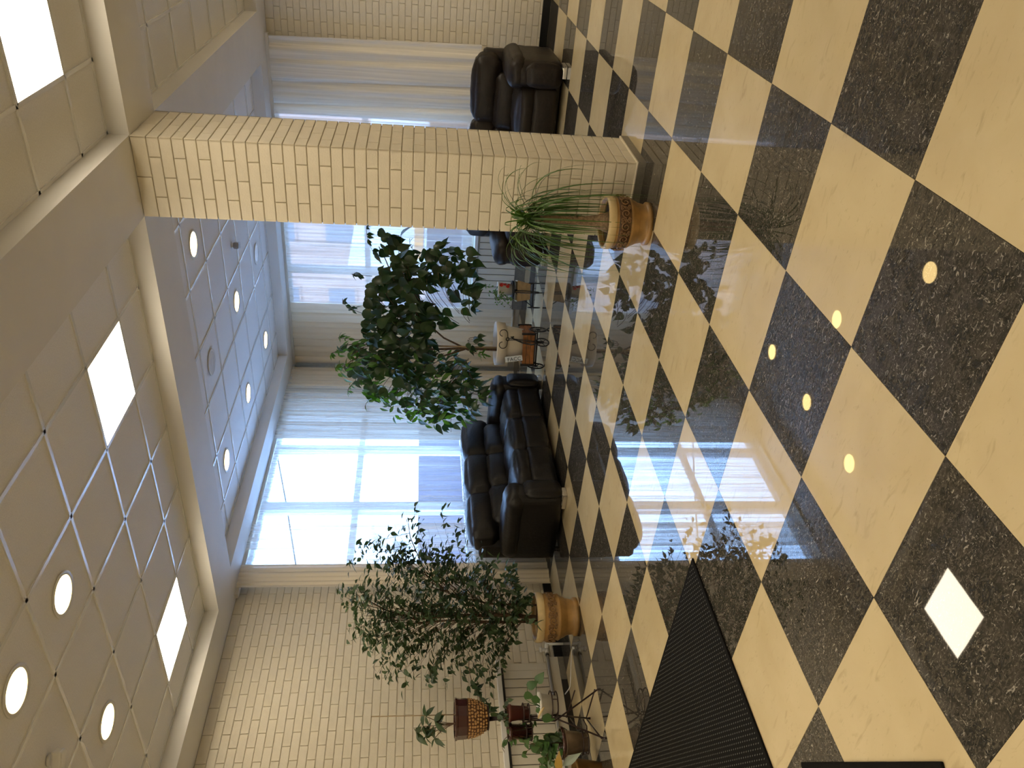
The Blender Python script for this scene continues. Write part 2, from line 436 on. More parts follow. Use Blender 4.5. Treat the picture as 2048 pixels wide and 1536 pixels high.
# left wall bricks x from 1.15 to 3.75 (radiator niche left out)
NX0, NX1, NZ = -1.2, 2.555, .655
lay_bricks(wl, rows_for(.09, SOF, (-.04, -.04 - BL / 2)), (.9, WY), (1, 0), (0, -1), 2.97, 298, True, depth=.0075,
           clip=lambda s, z: (.9 + s) < NX1 and z < NZ + .03)
# right wall bricks
lay_bricks(wr, rows_for(.09, SOF, (-.02, -.02 - BL / 2)), (WX, 2.10), (0, -1), (-1, 0), 2.2, 298, True, depth=.0075)
# brick column
colm = struct('column', 'square cream painted brick column beside the potted ponytail palm')
CX0, CX1, CY0, CY1 = 2.887, 3.457, .918, 1.455
G().box(CX0 + .010, CX1 - .010, CY0 + .010, CY1 - .010, 0, SOF).make('mortar_core', M_MORTAR, colm)
lenY, lenX = CY1 - CY0, CX1 - CX0
rw1 = rows_for(.06, SOF, (-BL * .0, -BL / 2))
lay_bricks(colm, rw1, (CX0, CY0), (0, 1), (-1, 0), lenY, 140, True, depth=.012)
lay_bricks(colm, rw1, (CX0 + .0, CY0), (1, 0), (0, -1), lenX, 150, True, depth=.012)
lay_bricks(colm, rw1, (CX1, CY0), (0, 1), (1, 0), lenY, 0, True, depth=.012)
lay_bricks(colm, rw1, (CX0, CY1), (1, 0), (0, 1), lenX, 0, True, depth=.012)
g = G(); p_ = .012
g.box(CX0 - p_, CX1 + p_, CY0 - p_, CY1 + p_, 0, .052); g.make('base_course', M_GREYBASE, colm)
g = G(); g.bbox(CX0 - p_, CX1 + p_, CY0 - p_, CY1 + p_, .052, .064, .004); g.make('base_cap', M_POTRIM if False else M_BRICK, colm)

# ---- baseboards
G().bbox(2.62, 3.60, WY - .012, WY + .012, 0, .088, .003).make('baseboard_left', M_BLACKBASE, None, kind='structure')
G().bbox(WX - .012, WX + .012, Y_MIN, 1.75, 0, .095, .003).make('baseboard_right', M_BLACKBASE, None, kind='structure')

# ---- soffits and beams
def trim(n, label, boxes, m=M_SOFFIT):
    g = G()
    for b in boxes: g.box(*b)
    o = g.make(n, m, None, kind='structure'); o['label'] = label
trim('trim_1', 'dropped soffit along the left wall', [(X_MIN, WX, YL, WY + .005, SOF, CEIL + .02)])
trim('trim_2', 'dropped soffit along the right wall', [(XR, WX + .005, Y_MIN, YL, SOF, CEIL + .02)])
trim('trim_3', 'ceiling beam running from the column to the left wall', [(XB0, XB1, YB1, YL, SOF, CEIL + .02), (XB0, XB1, Y_MIN, YB0, SOF, CEIL + .02)])
trim('trim_4', 'ceiling beam running across the column to the right wall', [(X_MIN, XR, YB0, YB1, SOF, CEIL + .02)])
# plain dark band where the curtain track hides under the soffit
trim('trim_5', 'curtain track board under the left soffit', [(3.42, 7.76, 5.80, 5.86, SOF - .035, SOF)], M_PLASTER)
trim('trim_6', 'curtain track board under the right soffit', [(7.80, 7.86, 1.2, 5.80, SOF - .035, SOF)], M_PLASTER)

# ---- ceiling grid
ce = struct('ceiling', 'suspended ceiling of square fissured tiles in a white grid')
G().box(X_MIN - .2, WX + .3, Y_MIN - .2, WY + .3, CEIL + .06, CEIL + .3).make('plenum', M_PLASTER, ce)
PX_A, PX_B, PY_A, PY_D = 1.234, 3.998, 1.990, .474
panels, discs, blanks = [], [], []
panel_cells = [(2.149, 2.295), (2.149, 4.735), (2.149, .169), (-.9, .169), (-.9, 2.295), (-.9, 4.735), (-3.34, 2.295), (-3.34, -.75), (6.133, -1.05), (6.133, -2.27), (6.743, -1.66), (5.523, -1.66), (-3.34, 4.735), (-2.12, 3.515), (-3.34, .169), (-5.779, .169), (-5.779, 2.295), (-5.779, 4.735), (-5.779, -1.66)]  # cells missing from PL are unseen panels, added to brighten walls and column
restc = G(); CT = {}
cand = []
def zone(xa, xb, ya, yb, px, py):
    xs = [xa] + [px + k * T for k in range(-16, 16) if xa + .02 < px + k * T < xb - .02] + [xb]
    ys = [ya] + [py + k * T for k in range(-16, 16) if ya + .02 < py + k * T < yb - .02] + [yb]
    for i in range(len(xs) - 1):
        for j in range(len(ys) - 1):
            c = ((xs[i] + xs[i + 1]) / 2, (ys[j] + ys[j + 1]) / 2)
            if any(abs(c[0] - p[0]) < .1 and abs(c[1] - p[1]) < .1 for p in panel_cells): continue
            cand.append((xs[i], xs[i + 1], ys[j], ys[j + 1]))
    gb = [(x - .0125, x + .0125, ya, yb) for x in xs[1:-1]] + [(xa, xb, y - .0125, y + .0125) for y in ys[1:-1]]
    gb += [(xa, xa + .02, ya, yb), (xb - .02, xb, ya, yb), (xa, xb, ya, ya + .02), (xa, xb, yb - .02, yb)]
    for q in gb:
        G().box(q[0], q[1], q[2], q[3], CEIL - .004, CEIL + .012).make('grid_bar', M_TBAR, ce)
zone(X_MIN, XB0, YB1, YL, PX_A, PY_A)
zone(XB1, XR, YB1, YL, PX_B, PY_A)
zone(X_MIN, XB0, Y_MIN, YB0, PX_A, PY_D)
zone(XB1, XR, Y_MIN, YB0, PX_B, PY_D)
cand.sort(key=lambda q: (not in_view(((q[0] + q[1]) / 2, (q[2] + q[3]) / 2, CEIL), 150), (Vector(((q[0] + q[1]) / 2, (q[2] + q[3]) / 2, CEIL)) - CAM).length))
for k, q in enumerate(cand):
    wx, wy = round(q[1] - q[0] - .004, 3), round(q[3] - q[2] - .004, 3)
    c = ((q[0] + q[1]) / 2, (q[2] + q[3]) / 2, CEIL + .004)
    if k < 298 and in_view((c[0], c[1], CEIL), 200):
        if (wx, wy) not in CT:
            g = G().box(-wx / 2, wx / 2, -wy / 2, wy / 2, 0, .015); CT[(wx, wy)] = mesh('ceiling_tile', g.v, g.f, M_CTILE)
        link('ceiling_tile', CT[(wx, wy)], ce, c)
    else:
        restc.box(c[0] - wx / 2, c[0] + wx / 2, c[1] - wy / 2, c[1] + wy / 2, c[2], c[2] + .015)
restc.make('ceiling_tiles', M_CTILE, ce, kind='stuff')

# ---- lamps
PL = {(2.149, 2.295): 'square LED ceiling panel nearest the column above the mat side', (2.149, 4.735): 'square LED ceiling panel near the left brick wall',
      (2.149, .169): 'large square LED ceiling panel in the corner beyond the near beam'}
for p in panel_cells:
    t = thing('ceiling_panel_light', PL.get(p, 'square LED ceiling panel added out of view as fill light'), 'ceiling light', (p[0], p[1], CEIL), 0, 'square LED panels')
    g = G(); s = .302
    for a in (-1, 1):
        g.box(a * s - .012, a * s + .012, -s, s, -.006, .006); g.box(-s, s, a * s - .012, a * s + .012, -.006, .006)
    g.make('frame', M_TBAR, t)
    G().box(-.29, .29, -.29, .29, .0, .004).make('diffuser', M_EPANEL, t)
DL = [((.929, 2.905), 'round downlight in the near ceiling, the one closest to the beam'), ((.319, 2.905), 'round downlight in the near ceiling at the edge of the photo beside the grey detector'),
      ((.929, 4.125), 'round downlight in the near ceiling nearest the left brick wall'),
      ((4.30, 2.295), 'round downlight in the far ceiling closest to the column'), ((5.519, 3.515), 'round downlight in the middle of the far ceiling'),
      ((6.738, 4.735), 'round downlight in the far corner where both curtains meet'), ((5.519, 4.735), 'round downlight second from the far corner along the left window'),
      ((4.30, 4.735), 'round downlight in the far ceiling closest to the bright window'),
      ((-.9, 2.905), None), ((-.9, 4.125), None), ((5.519, -.4), None), ((4.30, -.4), None)]
g1 = G().lathe([(.108, -.001), (.128, -.006), (.132, -.002), (.132, .003), (.1, .004)], 40); ME_RIM = mesh('rim', g1.v, g1.f, M_WHITE, True)
g1 = G().lathe([(.0, .001), (.109, .001)], 40); ME_DISC = mesh('diffuser', g1.v, g1.f[:], M_EDISC)
g1 = G().lathe([(.0, .0), (.05, -.002), (.109, .0)], 40); ME_GRILLE = mesh('grille', g1.v, g1.f, M_TBAR)
for p, lb in DL:
    t = thing('downlight', lb or 'round downlight out of view behind the camera or beyond the frame', 'ceiling light', (p[0], p[1], CEIL - .003), 0, 'round LED downlights')
    link('rim', ME_RIM, t); link('diffuser', ME_DISC, t)
for p, lb in (((4.30, 3.515), 'unlit round white ceiling speaker nearer the beam'), ((6.738, 3.515), 'unlit round white ceiling speaker near the right window soffit')):
    t = thing('ceiling_speaker', lb, 'speaker', (p[0], p[1], CEIL - .003), 0, 'round ceiling speakers')
    link('rim', ME_RIM, t); link('grille', ME_GRILLE, t)
for p, lb, nm, rz in (((5.62, 2.90), 'small grey security camera hanging from the far ceiling', 'security_camera', .4), ((.33, 3.54), 'small grey motion detector on the near ceiling at the photo edge', 'motion_detector', 2.2)):
    t = thing(nm, lb, 'detector', (p[0], p[1], CEIL - .002), rz)
    G().lathe([(0, -.02), (.03, -.02), (.035, 0), (0, 0)], 20).make('mount', M_WHITE, t, True)
    g = G().bbox(-.05, .05, -.035, .035, -.075, -.02, .012); g.make('housing', M_GREYMETAL if nm == 'security_camera' else M_WHITE, t)
    g = G().bbox(.05, .062, -.02, .02, -.065, -.03, .004); g.make('lens', M_BLACKBASE, t)

# ---- windows
def window(n, label, horiz, a0, a1, z0, z1, bars, base):
    t = struct(n, label)
    def bx(nm, u0, u1, v0, v1, zz0, zz1, m):
        g = G()
        if horiz: g.bbox(u0, u1, base + v0, base + v1, zz0, zz1, .006)
        else: g.bbox(base + v0, base + v1, u0, u1, zz0, zz1, .006)
        return g.make(nm, m, t)
    bx('frame', a0 - .01, a0 + .06, .10, .18, z0, z1, M_FRAME); bx('frame', a1 - .06, a1 + .01, .10, .18, z0, z1, M_FRAME)
    bx('frame', a0, a1, .10, .18, z0 - .01, z0 + .06, M_FRAME); bx('frame', a0, a1, .10, .18, z1 - .06, z1 + .01, M_FRAME)
    edges = [a0 + .06]
    for (b0, b1) in bars:
        bx('mullion', b0, b1, .09, .19, z0 + .05, z1 - .05, M_FRAME); edges += [b0, b1]
    edges.append(a1 - .06)
    for k in range(0, len(edges), 2):
        bx('transom', edges[k], edges[k + 1], .10, .18, 2.19, 2.265, M_FRAME)
        for (q0, q1) in ((z0 + .06, 2.19), (2.265, z1 - .06)):
            g = G()
            if horiz: g.box(edges[k], edges[k + 1], base + .135, base + .141, q0, q1)
            else: g.box(base + .135, base + .141, edges[k], edges[k + 1], q0, q1)
            g.make('pane', M_GLASS, t)
    bx('sill', a0 - .02, a1 + .02, -.02, .10, z0 - .035, z0, M_FRAME)
window('window_1', 'wide window in the left wall behind sheer curtains', True, *W1, [(4.88, 5.02), (6.03, 6.13)], WY)
window('window_2', 'window in the right wall behind the column and curtains', False, *W2, [(3.0, 3.1), (4.30, 4.40)], WX)

# ================================================================== CURTAINS
LAT = Vector((0.56271747, -0.82664929, 0)); DEP = Vector((0.82664929, 0.56271747, 0)); UP = Vector((0, 0, 1))
def curtain(name, label, horiz, a0, a1, base, z0, z1, m, wl, amp, seed, scallop=0, lean=0, ds=.011):
    rnd = random.Random(seed)
    n = int((a1 - a0) / ds); rows = 14
    comps = [(wl * k, amp * wgt, rnd.uniform(0, 6.28), rnd.uniform(-.9, .9)) for k, wgt in ((1, .55), (1.62, .5), (.57, .42), (2.9, .6), (.31, .16))]
    vs = []; fs = []
    for j in range(rows + 1):
        t = j / rows; z = z1 + (z0 - z1) * t
        for i in range(n + 1):
            s = a0 + (a1 - a0) * i / n
            d = 0; sx = 0
            for (w_, a_, ph, dr) in comps:
                q = 2 * pi * s / w_ + ph + dr * t * .9 + .25 * sin(3 * t + ph)
                d += a_ * sin(q) * (.7 + .3 * t); sx += .45 * a_ * cos(q * 1.0)
            d = max(-.030, min(.030, d))
            s2 = s + sx + lean * t
            if scallop and i in (0, n): s2 += scallop * abs(sin(z * pi / .05)) * (1 if i else -1)
            vs.append((s2, base + d, z) if horiz else (base + d, s2, z))
    for j in range(rows):
        for i in range(n):
            a = j * (n + 1) + i; fs.append((a, a + 1, a + n + 2, a + n + 1))
    o = link(name, mesh(name, vs, fs, m, True)); o['label'] = label; o['category'] = 'curtain'
    return o
curtain('sheer_curtain', 'narrow cream curtain edge hanging beside the left brick wall', True, 3.47, 3.80, 5.765, .03, SOF - .005, M_CURT2, .10, .016, 3)
curtain('sheer_curtain', 'bright sheer curtain over the left window beside the bushy tree', True, 3.66, 6.10, 5.83, .03, SOF - .005, M_CURT, .21, .017, 5)
curtain('sheer_curtain', 'strip of sheer curtain overlapping at the left end of the bright window', True, 4.02, 4.42, 5.775, .03, SOF - .005, M_CURT, .12, .012, 9, .006)
curtain('sheer_curtain', 'blue-lit sheer curtain above the right end of the long sofa', True, 6.0, 7.20, 5.765, .03, SOF - .005, M_CURT, .13, .022, 11, .005)
curtain('lining_curtain', 'pale blue-lit lining curtain behind the sheer, left of the room corner', True, 6.10, 7.16, 5.835, .03, SOF - .005, M_CURT4, .16, .020, 13)
curtain('lining_curtain', 'grey-cream curtain hanging in the room corner behind the broad-leaved tree', True, 7.18, 7.74, 5.80, .03, SOF - .005, M_CURT2, .13, .020, 14)
curtain('lining_curtain', 'cream curtain on the right wall next to the room corner', False, 4.775, 5.76, 7.83, .12, SOF - .005, M_CURT2, .15, .022, 17)
curtain('sheer_curtain', 'sheer curtain over the right window, seen between tree and column', False, 3.02, 4.75, 7.83, .78, SOF - .005, M_CURT3, .19, .022, 19)
curtain('sheer_curtain', 'sheer curtain right of the column, half covering the brick wall', False, 1.22, 3.00, 7.82, .80, SOF - .005, M_CURT3, .24, .026, 23, 0, -.06)

# ================================================================== SOFAS
def cushion(g, c, s, r=.05, puff=.03, n=9, seed=0, wr=.004):
    rnd = random.Random(seed)
    hx, hy, hz = s[0] / 2, s[1] / 2, s[2] / 2
    r = min(r, hx, hy, hz)
    idx = {}; vs = []; fs = []
    ph = [rnd.uniform(0, 6.28) for _ in range(6)]
    def pt(u, v, w_):
        key = (round(u, 4), round(v, 4), round(w_, 4))
        if key in idx: return idx[key]
        p = Vector((u * hx, v * hy, w_ * hz))
        q = Vector((max(-hx + r, min(hx - r, p.x)), max(-hy + r, min(hy - r, p.y)), max(-hz + r, min(hz - r, p.z))))
        d = p - q
        if d.length > 1e-6:
            nd = d.normalized(); p = q + nd * r
        else: nd = Vector((0, 0, 0))
        f = puff * ((1 - u * u) * (1 - v * v) if abs(w_) > .999 else (1 - v * v) * (1 - w_ * w_) if abs(u) > .999 else (1 - u * u) * (1 - w_ * w_))
        ax = Vector((0, 0, w_)) if abs(w_) > .999 else Vector((u, 0, 0)) if abs(u) > .999 else Vector((0, v, 0))
        wv = wr * (sin(p.x * 31 + ph[0]) * sin(p.z * 37 + ph[1]) + sin(p.y * 41 + ph[2] + p.x * 17))
        p = p + ax * (f + wv)
        idx[key] = len(vs); vs.append(p + Vector(c)); return idx[key]
    for a in range(3):
        for sgn in (-1, 1):
            for i in range(n):
                for j in range(n):
                    q = []
                    for (di, dj) in ((0, 0), (1, 0), (1, 1), (0, 1)):
                        x = sin(((i + di) / n * 2 - 1) * pi / 2) * .5 + ((i + di) / n * 2 - 1) * .5
                        y = sin(((j + dj) / n * 2 - 1) * pi / 2) * .5 + ((j + dj) / n * 2 - 1) * .5
                        co_ = [0, 0, 0]; co_[a] = sgn; co_[(a + 1) % 3] = x; co_[(a + 2) % 3] = y
                        q.append(pt(*co_))
                    fs.append(q if sgn > 0 else q[::-1])
    return g.add(vs, fs)

def sofa(name, label, loc, rz, W, D, m, seed, nseat=3, tilt=0):
    t = thing(name, label, 'sofa', loc, rz)
    aw = .29
    k = [seed]
    def cu(nm, c, s, r, puff, parent, n=9, rot=None, **pr):
        k[0] += 1
        g = G(); cushion(g, (0, 0, 0), s, r, puff, n, k[0])
        return g.make(nm, m, parent, True, loc=c, rot=rot, **pr)
    g = G(); g.bbox(.06, W - .06, .10, D - .04, .035, .30, .02); g.make('base', m, t)
    cu('back_panel', (W / 2, D - .12, .46), (W - .12, .22, .78), .07, .0, t)
    for s_ in (0, 1):
        x = aw / 2 if not s_ else W - aw / 2
        a = cu('arm', (x, D / 2 - .02, .30), (aw - .03, D - .06, .53), .07, .012, t, 10)
        g = G(); cushion(g, (0, 0, 0), (aw + .03, D - .10, .20), .095, .015, 10, k[0] + 70); g.make('arm_pad', m, a, True, loc=(0, -.02, .215))
        g = G(); cushion(g, (0, 0, 0), (aw - .06, .09, .36), .05, .02, 8, k[0] + 80); g.make('arm_front', m, a, True, loc=(0, -(D - .06) / 2 + .0, -.06))
    sw = (W - 2 * aw) / nseat
    bw = (W - .26) / nseat
    for i in range(nseat):
        x = aw + sw * (i + .5); xb = .13 + bw * (i + .5)
        cu('seat_cushion', (x, .34, .385), (sw + .010, .62, .19), .060, .035, t, 11)
        cu('footrest', (x, .075, .20), (sw + .008, .13, .25), .032, .014, t)
        cu('lumbar_cushion', (x, .66, .55), (sw + .012, .26, .27), .075, .03, t, 10, rot=(-.16, 0, 0))
        cu('headrest', (xb, .745, .775), (bw + .018, .28, .30), .085, .038, t, 11, rot=(-.12, 0, 0))
    for x in (.03, W - .16):
        g = G(); g.bbox(x, x + .13, -.005, .008, .004, .042, .003); g.bbox(x + (.118 if x > .5 else 0), x + (.13 if x > .5 else .012), -.005, .17, .004, .042, .003); g.bbox(x + .02, x + .11, .0, .14, .0, .05, .003)
        g.make('foot', M_CHROME, t, label='bright chrome bracket foot')
    for x in (.12, W - .2):
        g = G(); g.lathe([(.0, 0), (.025, 0), (.03, .05), (0, .05)], 14, (x, D - .12)); g.make('foot', M_BLACKBASE, t, label='small black rear foot')
    return t
sofa('leather_sofa', 'long black leather reclining sofa in front of the bright left window', (3.44, 4.49, 0), 0, 2.25, .95, M_LEATHER, 100)
sofa('leather_sofa', 'dark brown leather reclining sofa half hidden behind the brick column', (6.30, 3.36, 0), -pi / 2, 2.36, .95, M_LEATHER2, 300)

# ================================================================== RADIATORS, PIPES, CABLE
def radiator(name, label, horiz, a0, a1, face, ztop, zbot, boards, end_lab):
    """panelled radiator; a0..a1 along the wall, 'face' the wall plane, room on the negative side"""
    t = thing(name, label, 'radiator', (0, 0, 0))
    def B(nm, u0, u1, v0, v1, z0, z1, m, b=.003, **p):
        g = G()
        if horiz: g.bbox(u0, u1, face + v0, face + v1, z0, z1, b)
        else: g.bbox(face + v0, face + v1, u0, u1, z0, z1, b)
        return g.make(nm, m, t, **p)
    B('sill', a0, a1 + .03, -.055, .0, ztop, ztop + .045, M_WHITE)
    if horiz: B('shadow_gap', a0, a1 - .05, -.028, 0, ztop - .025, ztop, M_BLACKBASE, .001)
    w_ = .0965; n = int((a1 - .08 - a0) / w_)
    for i in range(n):
        u1 = a1 - .08 - i * w_
        B('board', u1 - w_ + .010, u1, -.022, .004, zbot, ztop - .026, M_PANEL, .002)
    B('backing', a0, a1 - .08, -.010, .0, zbot + .004, ztop - .03, M_BLACKBASE, .001)
    B('end_board', a1 - .078, a1 - .0, -.022, .004, zbot, ztop - .002, M_PANEL, .002)
    return t
rad = radiator('radiator', 'cream boarded radiator cover under a white shelf on the left brick wall', True, .6, 2.555, WY, .648, .185, 16, '')
g = G().bbox(.6, 2.62, WY - .030, WY - .004, .062, .180, .004); g.make('skirting', M_PANEL, rad)
g = G().bbox(.6, 2.36, WY - .030, WY - .006, 0, .060, .003); g.make('black_base', M_BLACKBASE, rad)
g = G().bbox(2.36, 2.62, WY - .030, WY - .006, 0, .060, .003); g.make('grey_base', M_GREYBASE, rad)
g = G().tube([(.6, WY - .045, .165), (2.66, WY - .045, .165)], .014, 10); pipe = g.make('pipe', M_GREYMETAL, rad, True)
g = G().tube([(2.655, WY - .045, .165), (2.70, WY - .045, .165), (2.715, WY - .06, .165), (2.715, WY - .115, .165)], .022, 10)
g.tube([(2.69, WY - .05, .165), (2.69, WY - .05, .225)], .016, 10); g.tube([(2.69, WY - .05, .215), (2.69, WY - .05, .24)], .026, 12)
g.make('elbow_valve', M_WHITE, rad, True, label='white plastic elbow valve')
g = G().tube([(2.715, WY - .105, .165), (2.715, WY - .105, .08), (2.715, WY - .105, .0)], .013, 10); g.make('drop_pipe', M_WHITE, rad, True)
g = G().tube([(2.62, WY - .045, .165), (2.64, WY - .045, .165)], .019, 10); g.make('coupling', M_BLACKBASE, rad, True)
rad2 = radiator('radiator', 'grey-cream boarded radiator cover under the right window beside the small cart', False, 2.4, 4.74, WX - .16, .70, .15, 22, '')
g = G().bbox(WX - .17, WX - .005, 2.4, 4.74, 0, .145, .003); g.make('skirting', M_GREYBASE, rad2)
g = G().bbox(WX - .16, WX - .005, 2.4, 4.74, .145, .70, .003); g.make('casing', M_PANEL, rad2)
g = G().bbox(WX - .16, WX - .005, 2.4, 4.76, .70, .744, .003); g.make('top_board', M_WHITE, rad2)
g = G()
cb = [(2.19, WY - .036, .05), (2.20, 5.80, .02), (2.222, 5.79, .006), (2.25, 5.72, .005), (2.285, 5.66, .005), (2.35, 5.55, .005), (2.385, 5.47, .005), (2.37, 5.40, .005), (2.335, 5.36, .006)]
g.tube(cb, .005, 6); g.lathe([(0, 0), (.012, 0), (.012, .022), (0, .022)], 10, (2.335, 5.36))
o = g.make('power_cable', M_WHITE, None, True); o['label'] = 'thin white cable lying on the floor by the left skirting'; o['category'] = 'cable'
g = G(); g.tube([(WX - .10, 4.72, .11), (WX - .10, 5.55, .105)], .012, 8); g.tube([(WX - .10, 5.5, .105), (WX - .10, 5.5, 0)], .011, 8)
g.make('pipe', M_WHITE, rad2, True)

# ================================================================== MATS
def floor_mat(nm, label, x0, x1, y0, y1, rz=0, loc=(0, 0, 0), dots=True):
    t = thing(nm, label, 'mat', loc, rz)
    g = G().bbox(x0, x1, y0, y1, 0, .011, .004); g.make('pile', M_MAT, t)
    g = G().bbox(x0 + .0, x1 - .0, y0, y1, 0, .005, .002); 
    if dots:
        g = G(); n = 0
        yy = y0 + .03
        r = 0
        while yy < y1 - .02:
            xx = x1 - .03 - (.012 if r % 2 else 0)
            while xx > max(x0, -1.3) + .02:
                c = ((xx), (yy))
                if in_view((c[0] + loc[0], c[1] + loc[1], 0), 10):
                    g.add([(xx - .0022, yy - .0055, .0118), (xx + .0022, yy - .0055, .0118), (xx + .0022, yy + .0055, .0118), (xx - .0022, yy + .0055, .0118), (xx, yy, .0132)], [(0, 1, 4), (1, 2, 4), (2, 3, 4), (3, 0, 4)])
                xx -= .024
            yy += .0245; r += 1
        if g.v: g.make('flecks', M_MATDOT, t, kind='stuff')
    return t
floor_mat('entrance_mat', 'large black entrance mat with pale flecks on the checkered floor', -.72, .648, 2.365, 4.75)
floor_mat('door_mat', 'corner of a second black mat at the photo edge', 0, .9, -.5, 0, rz=math.atan2(-.866, -.5), loc=(-.667, 2.108, 0), dots=False)

# ================================================================== POTS
def scroll(g, P, r, sgn, thick):
    """P maps (u, v) on the band to a point; spiral of radius r"""
    pts = []
    for i in range(15):
        a = i / 14 * 2 * pi * 1.35; rr = r * (1 - .055 * i)
        pts.append(P(rr * cos(a) * sgn, rr * sin(a)))
    g.tube(pts, [thick * (1 - .5 * i / 14) for i in range(15)], 5)
def ochre_pot(t, H, R, Rb, dark):
    k = H / .30
    prof = [(Rb * .92, 0), (Rb * 1.10, 0), (Rb * 1.12, .022 * k), (Rb * 1.04, .030 * k), (Rb * .99, .034 * k), (Rb * 1.07, .085 * k), (Rb * 1.085, .088 * k), (Rb + (R * .93 - Rb) * .42, .094 * k), (Rb + (R * .93 - Rb) * .75, .122 * k), (Rb + (R * .93 - Rb) * .92, .130 * k),
            (R * .93, .135 * k), (R * .955, .142 * k), (R * .93, .150 * k), (R * .95, .20 * k), (R * .965, .235 * k), (R * .955, .243 * k), (R * .99, .252 * k), (R * 1.0, .27 * k), (R * 1.0, .29 * k), (R * .97, .30 * k), (R * .88, .298 * k), (R * .87, .25 * k), (R * .80, .1 * k), (0, .09 * k)]
    pot = G().lathe(prof, 56).make('pot', M_POT, t, True)
    G().lathe([(R * .955, .246 * k), (R * 1.005, .254 * k), (R * 1.018, .272 * k), (R * 1.015, .29 * k), (R * .98, .303 * k), (R * .90, .302 * k), (R * .87, .27 * k)], 56).make('rim', M_POTRIM, pot, True)
    z0, z1 = .152 * k, .234 * k
    if dark: G().lathe([(R * .942, z0), (R * .956, z0 + .003), (R * .974, z1 - .003), (R * .962, z1)], 56).make('relief_band', M_POTBAND, pot, True)
    g = G(); n = 13
    for i in range(n):
        a0 = 2 * pi * i / n; sg = 1 if i % 2 else -1
        def P(u, v, a0=a0):
            rr = R * .955 + .006 * k + (.009 * k if dark else .0); a = a0 + u / rr
            return (rr * cos(a), rr * sin(a), (z0 + z1) / 2 + v)
        scroll(g, P, (z1 - z0) * .36, sg, .0052 * k)
        for q, dx, dv, rr_ in ((-1, .22, -.020, .17), (1, .26, .020, .17), (1, .17, .024, .12), (-1, .31, -.024, .12), (1, .24, .0, .13)):
            def P2(u, v, dx=dx, dv=dv): return P(u + R * dx, v + dv * k)
            scroll(g, P2, (z1 - z0) * rr_, -sg * q, .0038 * k)
    g.make('scroll_relief', M_SCROLL, pot, True)
    G().lathe([(R * .87, .262 * k), (R * .4, .268 * k), (0, .27 * k)], 32).make('soil', M_SOIL, t, True)
    return pot

# ---- leaf primitives
def leaf_geo(L, W, prof, fold=.22, droop=.15):
    n = len(prof) - 1; vs = []; fs = []
    for i, w_ in enumerate(prof):
        x = L * i / n; z = -droop * L * (i / n) ** 2
        hw = W / 2 * w_
        vs += [(x, -hw, z + fold * hw), (x, 0, z), (x, hw, z + fold * hw)]
    for i in range(n):
        a = 3 * i; fs += [(a, a + 1, a + 4, a + 3), (a + 1, a + 2, a + 5, a + 4)]
    return vs, fs
OVATE = [.06, .75, 1.0, .78, .38, .02]
BROADP = [.34, .90, 1.0, .80, .44, .16, .0]
LANCE = [.08, .7, 1.0, .85, .45, .02]
HEART = [.55, 1.0, .95, .72, .38, .02]
def frame(p, d, nrm, s=1):
    d = Vector(d).normalized(); nrm = Vector(nrm); y = nrm.cross(d)
    y = y.normalized() if y.length > 1e-5 else d.orthogonal().normalized()
    z = d.cross(y)
    M = Matrix((d * s, y * s, z * s)).transposed().to_4x4(); M.translation = Vector(p); return M
def put_leaves(t, leaves, geos, mats, limit=300, name='leaf'):
    """leaves: (matrix relative to the plant, geo index). nearest ones are parts of their own, the rest one mass"""
    base = t.matrix_basis.translation
    leaves.sort(key=lambda q: (q[0].translation + base - CAM).length)
    mes = [mesh(name, v, f, m, True) for (v, f), m in zip(geos, mats)]
    rest_ = {}
    for k, (M, gi) in enumerate(leaves):
        if k < limit:
            o = link(name, mes[gi], t); o.matrix_local = M
        else:
            g = rest_.setdefault(gi, G()); g.add([M @ Vector(v) for v in geos[gi][0]], geos[gi][1])
    for gi, g in rest_.items(): g.make('foliage', mats[gi], t, True, kind='stuff')
def inside(poly, x, y):
    c = False
    for i in range(len(poly)):
        (x0, y0), (x1, y1) = poly[i - 1], poly[i]
        if (y0 > y) != (y1 > y) and x < (x1 - x0) * (y - y0) / (y1 - y0) + x0: c = not c
    return c
def wp(lat, dep, z): return LAT * lat + DEP * dep + UP * z
def bez(a, b, c, n=7): return [a * (1 - t) ** 2 + b * 2 * t * (1 - t) + c * t * t for t in [i / n for i in range(n + 1)]]

